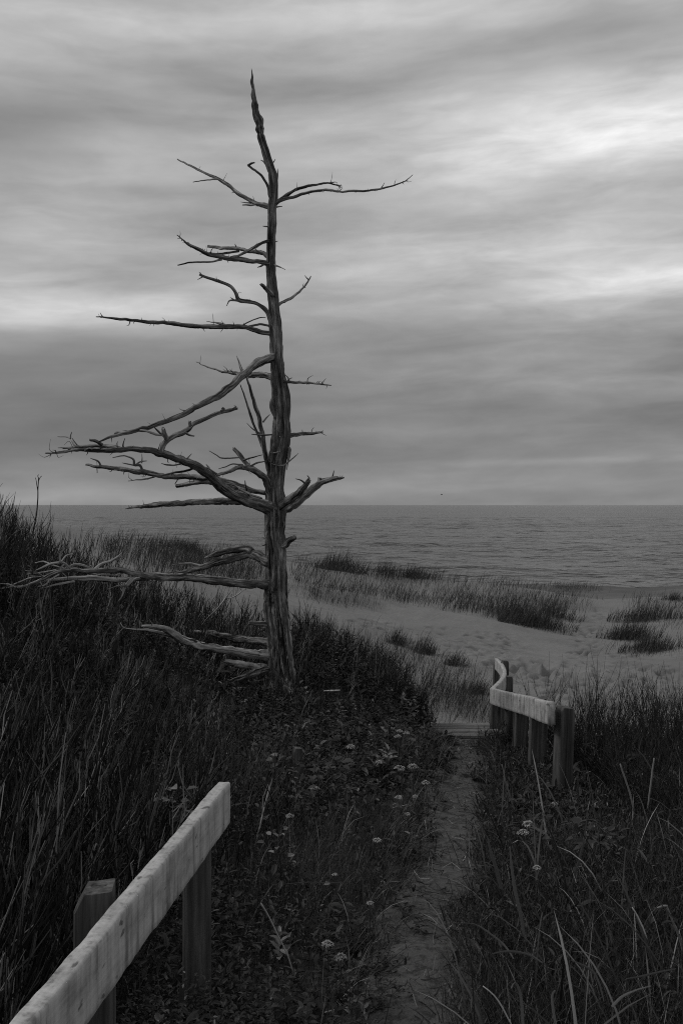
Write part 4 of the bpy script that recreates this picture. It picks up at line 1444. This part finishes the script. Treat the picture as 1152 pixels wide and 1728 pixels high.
dg.append(dune_blades(poly_points([(720, 1150), (820, 1160), (822, 1215), (740, 1205)], 1300), .10, .28, .006))
dg.append(dune_blades(poly_points([(500, 950), (620, 955), (700, 968), (830, 972), (830, 985), (690, 982), (500, 968)], 700), .2, .7, .018))
dg.append(dune_blades(poly_points([(640, 962), (840, 968), (840, 980), (640, 976)], 500), .3, .8, .018))
dg.append(dune_blades(poly_points([(840, 975), (1020, 985), (1020, 1000), (840, 992)], 500), .2, .6, .018))
dg.append(dune_blades(poly_points([(1030, 1060), (1152, 1060), (1152, 1110), (1030, 1110)], 260), .1, .4, .012))
emit('dune_grass', dg, 'dunegrass', 'sparse marram grass growing in bands across the sand dunes', 'grass')


def tuft(px, py, wpx, hpx, n, label, name='grass_tuft', wd=.012, dense=1.0):
    p0, ok = cast([px], [py])
    p0 = p0[0]
    d = p0[1]
    rad = wpx * .5 * d / FPX
    nc = 7
    ca, cr = rng.uniform(0, 6.28, nc), rng.uniform(0, .7, nc)
    k = rng.choice(nc, n, p=(lambda w: w / w.sum())(rng.uniform(.3, 1.5, nc)))
    hv = np.exp(np.abs(N_(0, .45, n)))
    fx = cr[k] * np.cos(ca[k]) + N_(0, .32, n) * hv
    fy = cr[k] * np.sin(ca[k]) + N_(0, .32, n) * hv
    r = np.hypot(fx, fy)
    fx, fy = fx * np.minimum(1, 1.1 / r), fy * np.minimum(1, 1.1 / r)
    r = np.minimum(r, 1.1)
    sz = rng.uniform(.6, 1.1, nc)[k]
    x = p0[0] + fx * rad
    y = p0[1] + fy * min(rad, 1.2)
    p = np.stack([x, y, hgt(x, y) - .02], -1)
    hh = hpx * d / FPX
    h = U_(.4, 1.25, n) * hh * (1 - .4 * r) * sz
    V, F, T = blades(p, h, U_(.6, 1.2, n) * wd, N_(-.2, .8, n) + 0, np.abs(N_(.16, .12, n)) + .2 * r, np.abs(N_(.5, .35, n)), tones(n, .04) * .8, 4)
    o = add_mesh(name, V, F, M['dunegrass'], attrs={'tone': T}, smooth=False, origin=tuple(p0))
    return tag(o, label, 'grass tuft', 'marram tufts on the dunes')


tuft(570, 963, 85, 46, 700, 'ragged marram tuft on the far dune crest just right of the trunk', wd=.02)
tuft(490, 946, 16, 16, 90, 'small grass tuft on the dune crest touching the right side of the trunk', wd=.02)
tuft(700, 975, 60, 28, 300, 'wispy marram tuft on the dune crest against the sea', wd=.02)
tuft(748, 979, 62, 28, 420, 'dense low marram tuft on the crest, next right of the wispy one', wd=.02)
tuft(812, 980, 34, 18, 160, 'small marram tuft at the right end of the crest row', wd=.02)
tuft(905, 1058, 118, 46, 1150, 'large dark marram clump at the foot of the grassy dune face', wd=.016)
tuft(862, 1040, 110, 38, 700, 'broad marram clump on the dune face above the large dark one', wd=.016)
tuft(938, 1040, 80, 38, 420, 'marram clump on the dune face beside the trampled gap', wd=.016)
tuft(1058, 1078, 96, 46, 800, 'dark marram clump on the right mound beside the trampled gap', wd=.014)
tuft(1098, 1098, 100, 40, 650, 'dark marram clump low on the front of the right mound', wd=.014)
tuft(1085, 1048, 110, 44, 700, 'thin marram clump on top of the right mound', wd=.016)
tuft(1135, 1012, 46, 18, 220, 'low marram tuft on the farthest right dune top', wd=.02)
tuft(668, 1087, 34, 40, 260, 'upright grass tuft on sand, leftmost of a row of three', wd=.009)
tuft(712, 1104, 36, 46, 300, 'tall upright grass tuft on sand, middle of a row of three', wd=.009)
tuft(768, 1122, 36, 38, 260, 'short grass tuft on sand, rightmost of a row of three', wd=.009)
tuft(802, 1168, 46, 36, 300, 'low grass tuft on sand just left of the far rail end', wd=.007)
tuft(318, 930, 90, 24, 520, 'dark marram clump on the far dune left of the trunk', wd=.02)

# ------------------------------------------------------------------ single plants and dead wood


def stalk(name, pts, label, cat, mat='straw', n=7, tone=.8, wander=.004, group=None, dd=None):
    """pts (px, row, radius px); d: depth at base"""
    d0, d1 = dd
    pp = []
    for k, (px, py, r) in enumerate(pts):
        d = d0 + (d1 - d0) * k / (len(pts) - 1)
        q = at(px, py, d)
        pp.append((*q, r * .62 * d / FPX))
    V, F, G = tube(pp, .02, n, .1, 4, wander, len(pts) * 3 + int(pts[0][0]) % 17)
    o = add_mesh(name, V, F, M[mat], attrs={'grain': G, 'tone': np.full(len(V), tone)}, origin=pp[0][:3])
    return tag(o, label, cat, group), pp


def fork(o, pts, dd, mat='straw', tone=.8, n=6, name='twig'):
    pp = []
    for k, (px, py, r) in enumerate(pts):
        d = dd[0] + (dd[1] - dd[0]) * k / (len(pts) - 1)
        pp.append((*at(px, py, d), r * .62 * d / FPX))
    V, F, G = tube(pp, .02, n, .1, 4, .003, int(pts[0][0]) % 23)
    add_mesh(name, V, F, M[mat], o, {'grain': G, 'tone': np.full(len(V), tone)})


o, _ = stalk('dry_stalk', [(56, 900, 2.0), (62, 870, 1.8), (64, 840, 1.6), (66, 806, 1.2)], 'lone dry stalk standing above the left bank against the sky', 'plant', 'stem', tone=.5, dd=(8.6, 8.6))
for p in ([(64.5, 830, 1), (62, 815, 1), (60, 806, .8)], [(65.5, 812, 1), (68, 806, 1), (71, 803, .8)], [(66, 808, 1), (64, 803, 1), (66, 801, .8)]):
    fork(o, p, (8.6, 8.6), 'stem', .5)
o, _ = stalk('dead_branch', [(341, 1055, 1.6), (350, 1044, 1.8), (365, 1030, 2.4), (378, 1014, 2.2), (386, 1002, 1.6)], 'pale forked dead branch poking out of the scrub left of the trunk', 'branch', 'bleached', dd=(8.0, 7.9), n=9)
fork(o, [(381, 1010, 1.6), (392, 1008, 1.6), (402, 1003, 1.5), (413, 994, 1)], (7.93, 7.8), 'bleached')
fork(o, [(386, 1003, 1.5), (390, 998, 1.2), (394, 993, .7)], (7.9, 7.9), 'bleached')
stalk('dead_branch', [(400, 1000, 1), (404, 981, 1.6), (408, 970, 1.4), (413, 962, 1)], 'thin pale twig crossing behind the long low limb of the tree', 'branch', 'bleached', dd=(9.1, 9.1), n=7)
stalk('white_stick', [(547, 1166, 2.0), (560, 1165.5, 2.3), (574, 1165, 2.0)], 'short white stick lying on the scrub right of the trunk', 'stick', 'bleached', dd=(8.0, 7.9), n=9)
o, _ = stalk('dead_straw', [(112, 1465, 2.0), (108, 1440, 2.4), (104, 1422, 2.2), (97, 1391, 1.5)], 'pale forked dry stem standing above the near rail at left', 'plant', dd=(3.9, 3.85), tone=.95)
fork(o, [(109, 1445, 2), (104, 1437, 2), (97, 1424, 2), (87, 1407, 1.2)], (3.88, 3.85), tone=.9)
stalk('dead_straw', [(150, 1505, 2.0), (149, 1490, 2.2), (149, 1475, 1.4)], 'tiny upright pale stem beside the top of the near post', 'plant', dd=(3.4, 3.4), tone=.9)
stalk('dead_straw', [(154, 1455, 1.8), (158, 1438, 2.0), (163, 1424, 1.4)], 'short pale stem leaning right, above the near rail', 'plant', dd=(3.7, 3.7), tone=.85)
stalk('dead_straw', [(494, 1640, 1.6), (486, 1614, 2.0), (470, 1580, 2.2), (455, 1550, 2.2), (440, 1525, 2.4)], 'long pale straw leaning left in the grass between rail and path', 'plant', dd=(3.0, 2.95), tone=.75)
stalk('dead_straw', [(870, 1373, 1.6), (860, 1345, 2.0), (852, 1318, 2.0), (846, 1290, 1.4)], 'thin pale stem leaning left against the warped handrail posts', 'plant', dd=(5.5, 5.5), tone=.25)
stalk('dead_straw', [(1069, 1368, 2.0), (1062, 1340, 2.6), (1053, 1312, 2.6), (1046, 1289, 2.0)], 'pale dry stem leaning left on the right bank', 'plant', dd=(4.6, 4.6), tone=.5)
stalk('dead_straw', [(1092, 1365, 2.0), (1095, 1340, 2.6), (1099, 1310, 2.6), (1103, 1280, 2.0)], 'pale dry stem leaning right on the right bank', 'plant', dd=(4.6, 4.6), tone=.5)
stalk('dead_straw', [(1091, 1585, 1.6), (1084, 1565, 2.0), (1074, 1545, 1.9), (1065, 1531, 1.2)], 'short white stem in the thick grass at the right edge of the picture', 'plant', dd=(3.1, 3.1), tone=.95)
o, _ = stalk('bent_stem', [(1152, 1610, 2.4), (1146, 1585, 3.0), (1135, 1555, 2.8), (1124, 1528, 2.6)], 'bent dry stem with its broken tip folded over, far right', 'plant', dd=(3.1, 3.1), tone=.45)
fork(o, [(1124.5, 1529, 3.2), (1118, 1529, 3.2), (1108, 1532, 2.0)], (3.1, 3.08), tone=.6)
stalk('dead_straw', [(866, 1736, 1.8), (848, 1702, 2.3), (832, 1680, 2.2), (813, 1664, 1.6)], 'thin white straw leaning left at the bottom edge beside the path', 'plant', dd=(2.45, 2.45), tone=.9)

# broad grass blades that stand out on the right bank


def ribbon(name, pts, dd, label, tone=.93, wide=1.0, group='broad grass blades on the right bank'):
    pts = np.array(pts, float)
    d = np.linspace(dd[0], dd[1], len(pts))
    c = np.array([at(a, b_, q) for (a, b_, _), q in zip(pts, d)])
    cc = catmull(np.concatenate([c, (pts[:, 2] * .72 * d / FPX * wide)[:, None]], 1), .02)
    c, w = cc[:, :3], cc[:, 3]
    t = np.gradient(c, axis=0)
    t /= np.linalg.norm(t, axis=1)[:, None]
    s = np.cross(t, np.array([.15, 1.0, .35]))
    s /= np.linalg.norm(s, axis=1)[:, None]
    u = np.cross(s, t)
    V = np.stack([c - s * w[:, None], c - u * (w * .35)[:, None], c + s * w[:, None]], 1).reshape(-1, 3)
    V2 = V + np.repeat(u * .0008, 3, 0)
    m = len(c)
    i = np.arange(m * 3).reshape(m, 3)
    F = np.concatenate([np.stack([i[:-1, k], i[:-1, k + 1], i[1:, k + 1], i[1:, k]], -1) for k in (0, 1)])
    F = np.concatenate([F, F[:, ::-1] + m * 3])
    V = np.concatenate([V, V2])
    o = add_mesh(name, V, F, M['grass'], attrs={'tone': np.full(len(V), tone)}, origin=tuple(c[0]))
    return tag(o, label, 'grass blade', group, 'thing')


ribbon('long_grass', [(884, 1580, 3), (878, 1545, 4), (868, 1500, 4), (862, 1455, 3), (860, 1428, .8)], (3.2, 3.2), 'tall upright broad grass blade standing right of the path', .93)
ribbon('long_grass', [(845, 1500, 4), (838, 1470, 4.5), (828, 1440, 4), (822, 1412, 1)], (3.6, 3.6), 'broad grass blade leaning over the right edge of the path', .91)
ribbon('long_grass', [(958, 1520, 2), (968, 1480, 3), (978, 1445, 3), (985, 1415, 2), (991, 1367, .8)], (3.9, 3.9), 'broad upright grass blade in the middle of the right bank', .9)
ribbon('long_grass', [(882, 1740, 3.4), (880, 1700, 3.6), (876, 1672, 3.2), (868, 1658, 2.6), (862, 1668, 2)], (2.4, 2.35), 'hooked pale grass blade at the bottom edge right of the path', .965)
ribbon('long_grass', [(938, 1735, 3), (932, 1700, 3), (931, 1680, 2.6), (936, 1671, 1.6)], (2.4, 2.4), 'short pale grass blade with curled tip at the bottom edge', .96)
ribbon('long_grass', [(830, 1610, 1.6), (850, 1606, 3), (875, 1607, 3.4), (898, 1614, 3), (914, 1625, 1.4)], (2.9, 2.85), 'arched grass blade lying level above the bottom right grass', .95)
ribbon('long_grass', [(765, 1558, 1.2), (800, 1560, 2.4), (825, 1575, 3), (850, 1595, 3), (866, 1618, 1.4)], (3.05, 2.95), 'arched grass blade hanging over the lower right edge of the path', .92)
ribbon('long_grass', [(1032, 1699, 3.4), (1042, 1688, 3.8), (1052, 1680, 3.4), (1075, 1670, 2), (1098, 1664, .8)], (2.5, 2.5), 'bright pale blade lying sideways in the bottom right grass', .99)
ribbon('long_grass', [(1055, 1652, 1.4), (1080, 1648, 3), (1110, 1641, 3), (1140, 1635, 1.6)], (2.7, 2.7), 'level broad grass blade near the bottom right corner', .93)
ribbon('long_grass', [(1018, 1690, 1), (1012, 1665, 2.2), (1000, 1640, 3), (980, 1628, 3), (962, 1620, 1.2)], (2.65, 2.65), 'arched grass blade in the bottom right grass bending to the right', .94)
ribbon('long_grass', [(480, 1492, .8), (520, 1489, 1.6), (552, 1490, 1.6), (580, 1489, .8)], (3.7, 3.7), 'level grass blade among the flowers left of the path', .93, group=None)

# leafy plants with broad dark leaves


def leafy_plant(px, py, d, nl, size, label, tone=.9, spread=.12):
    b0 = at(px, py, d)
    b0[2] = float(hgt(b0[0], d))
    top = EYE - (py - HY) / FPX * d
    o = thing('leafy_plant', label, 'plant', tuple(b0), 'broad-leaved plants in the meadow')
    V, F, G = tube([(*b0, .004), (b0[0] + .01, b0[1], (b0[2] + top) / 2, .0035), (b0[0], b0[1], top - .02, .002)], .03, 6, .1, 4)
    add_mesh('stem', V, F, M['stem'], o, {'grain': G, 'tone': np.full(len(V), .3)})
    a = np.linspace(0, 6.28, nl, endpoint=False) + rng.normal(0, .25, nl)
    p = np.repeat(np.array([[b0[0], b0[1], top - .02]]), nl, 0) + np.stack([np.cos(a), np.sin(a), np.zeros(nl)], -1) * U_(.0, spread, nl)[:, None] * .5
    p[:, 2] += N_(0, .02 + spread * .08, nl)
    V, F, T = leaves(p, U_(.75, 1.15, nl) * size, a, N_(.15, .25, nl), np.clip(N_(tone, .05, nl), 0, 1), .62)
    add_mesh('leaves', V, F, M['leaf'], o, {'tone': T}, smooth=False)


leafy_plant(291, 1342, 4.2, 24, .045, 'leafy plant with toothed leaves just behind the near rail end', .93)
leafy_plant(470, 1416, 4.0, 14, .036, 'pale-leaved low plant right of the near rail', .95)
leafy_plant(470, 1283, 5.6, 30, .055, 'leafy plant with light leaf edges below the tree stump', .92, .24)
leafy_plant(535, 1300, 5.0, 46, .055, 'broad bushy dark-leaved plant in the meadow below the stump', .6, .34)
leafy_plant(1010, 1400, 4.1, 34, .05, 'bushy dark-leaved plant in the middle of the right bank', .6, .26)
leafy_plant(912, 1400, 4.3, 14, .045, 'leafy plant beside the flowers on the right bank', .7)

# white flowers
FL = [(696, 1294, 'white flower head, largest of the pair close beside the left path edge'), (674, 1296, 'small white flower left of the largest one by the path edge'),
      (639, 1287, 'small white flower deep in the meadow left of the path pair'), (718, 1321, 'white flower nearest the left edge of the upper path'),
      (700, 1344, 'white flower below the upper path pair, by the path'), (672, 1346, 'faint white flower left of the one by the path'),
      (687, 1374, 'white flower hanging over the left path edge halfway down'), (685, 1237, 'white flower at the top of the far cluster of three'),
      (674, 1234, 'white flower at the left of the far cluster of three'), (671, 1243, 'lowest white flower of the far cluster of three'),
      (591, 1260, 'lone tiny white flower right of the tree stump'), (489, 1377, 'pale flower in the meadow right of the near rail end'),
      (636, 1418, 'faint white flower between the meadow centre and the path'), (565, 1476, 'white flower, upper one of the pair in the lower meadow'),
      (552, 1491, 'white flower, lower one of the pair in the lower meadow'), (624, 1524, 'white flower alone by the left path edge low down'),
      (553, 1593, 'small pale flower left of the lowest big one'), (575, 1615, 'big ragged white flower lowest in the meadow beside the path'),
      (882, 1405, 'biggest white flower on the right bank'), (891, 1391, 'slanting white flower just above the biggest on the right bank'),
      (935, 1356, 'tiny white flower near the rightmost handrail post'), (905, 1464, 'small pale flower low on the right bank among long blades')]
for k, (px, py, lab) in enumerate(FL):
    big = 'big' in lab or 'largest' in lab
    lift = .22 if py > 1280 else .3
    p0, ok = cast([px], [py], lift)
    c = at(px, py, p0[0][1])
    g0 = (c[0] + rng.uniform(-.03, .03), c[1] + .02, float(hgt(c[0], c[1])))
    o = thing('white_flower', lab, 'flower', g0, 'white meadow flowers')
    V, F, G = tube([(*g0, .0016), ((g0[0] + c[0]) / 2 + .008, c[1], (g0[2] + c[2]) / 2, .0014), (c[0], c[1], c[2] - .004, .0013)], .03, 6, .1, 4)
    add_mesh('stem', V, F, M['leaf'], o, {'tone': np.full(len(V), .5)})
    R0 = (8.6 if big else rng.uniform(4.2, 6.4)) * c[1] / FPX
    R0 = min(R0, .026)
    npet = 110
    a = rng.uniform(0, 6.28, npet)
    rr = np.sqrt(rng.uniform(0, 1, npet))
    q = c[None] + np.stack([rr * np.cos(a) * R0, rr * np.sin(a) * R0, R0 * .42 * (1 - rr ** 2) + N_(0, R0 * .05, npet)], -1)
    pit = .6 - rr * 1.1 + N_(0, .3, npet)
    V, F, T = leaves(q, U_(.28, .5, npet) * R0, a, pit, U_(.1, 1, npet), .5)
    add_mesh('flower_head', V, F, M['petal'], o, {'tone': T}, smooth=False)

# weathered stake in the meadow
sx, sd_ = (505 - HX) / FPX * 5.6, 5.6
V, F, G = post_mesh(sx, sd_, float(hgt(sx, sd_)) - .25, EYE - (1262 - HY) / FPX * sd_, .055, (-.01, 0), .3, .02, 9)
tag(add_mesh('stake', V, F, M['post'], attrs={'grain': G}, smooth=False, origin=(sx, sd_, float(hgt(sx, sd_)))), 'weathered dark wooden stake standing in the meadow below the stump', 'stake')

# seabird far out over the water
c = at(744.6, 834.5, 260.0)
bd = thing('seabird', 'tiny dark seabird flying low over the horizon', 'bird', tuple(c))
V, F, G = tube([(c[0] - .25, c[1], c[2], .02), (c[0] - .12, c[1], c[2] + .01, .07), (c[0] + .08, c[1], c[2], .08), (c[0] + .22, c[1], c[2] + .03, .05), (c[0] + .33, c[1], c[2] + .03, .012)], .03, 10, .02, 4)
add_mesh('body', V, F, M['bird'], bd, {'tone': np.full(len(V), .3)})
for s in (-1, 1):
    st = [(0.05, 0, .03, .09), (0.0, s * .25, .16, .08), (-.05, s * .5, .12, .05), (-.14, s * .72, .04, .012)]
    V, F = [], []
    for (a, b_, z, w) in st:
        V += [(c[0] + a - w, c[1] + b_, c[2] + z), (c[0] + a + w, c[1] + b_, c[2] + z), (c[0] + a + w * .4, c[1] + b_, c[2] + z + .025), (c[0] + a - w, c[1] + b_, c[2] + z + .012)]
    for k in range(3):
        for e in range(4):
            F.append((4 * k + e, 4 * k + (e + 1) % 4, 4 * k + 4 + (e + 1) % 4, 4 * k + 4 + e))
    F += [(0, 3, 2, 1), (12, 13, 14, 15)]
    add_mesh('wing', np.array(V), F, M['bird'], bd, {'tone': np.full(len(V), .5)})
for o in bpy.data.objects:
    if '_pp' in o:
        del o['_pp']
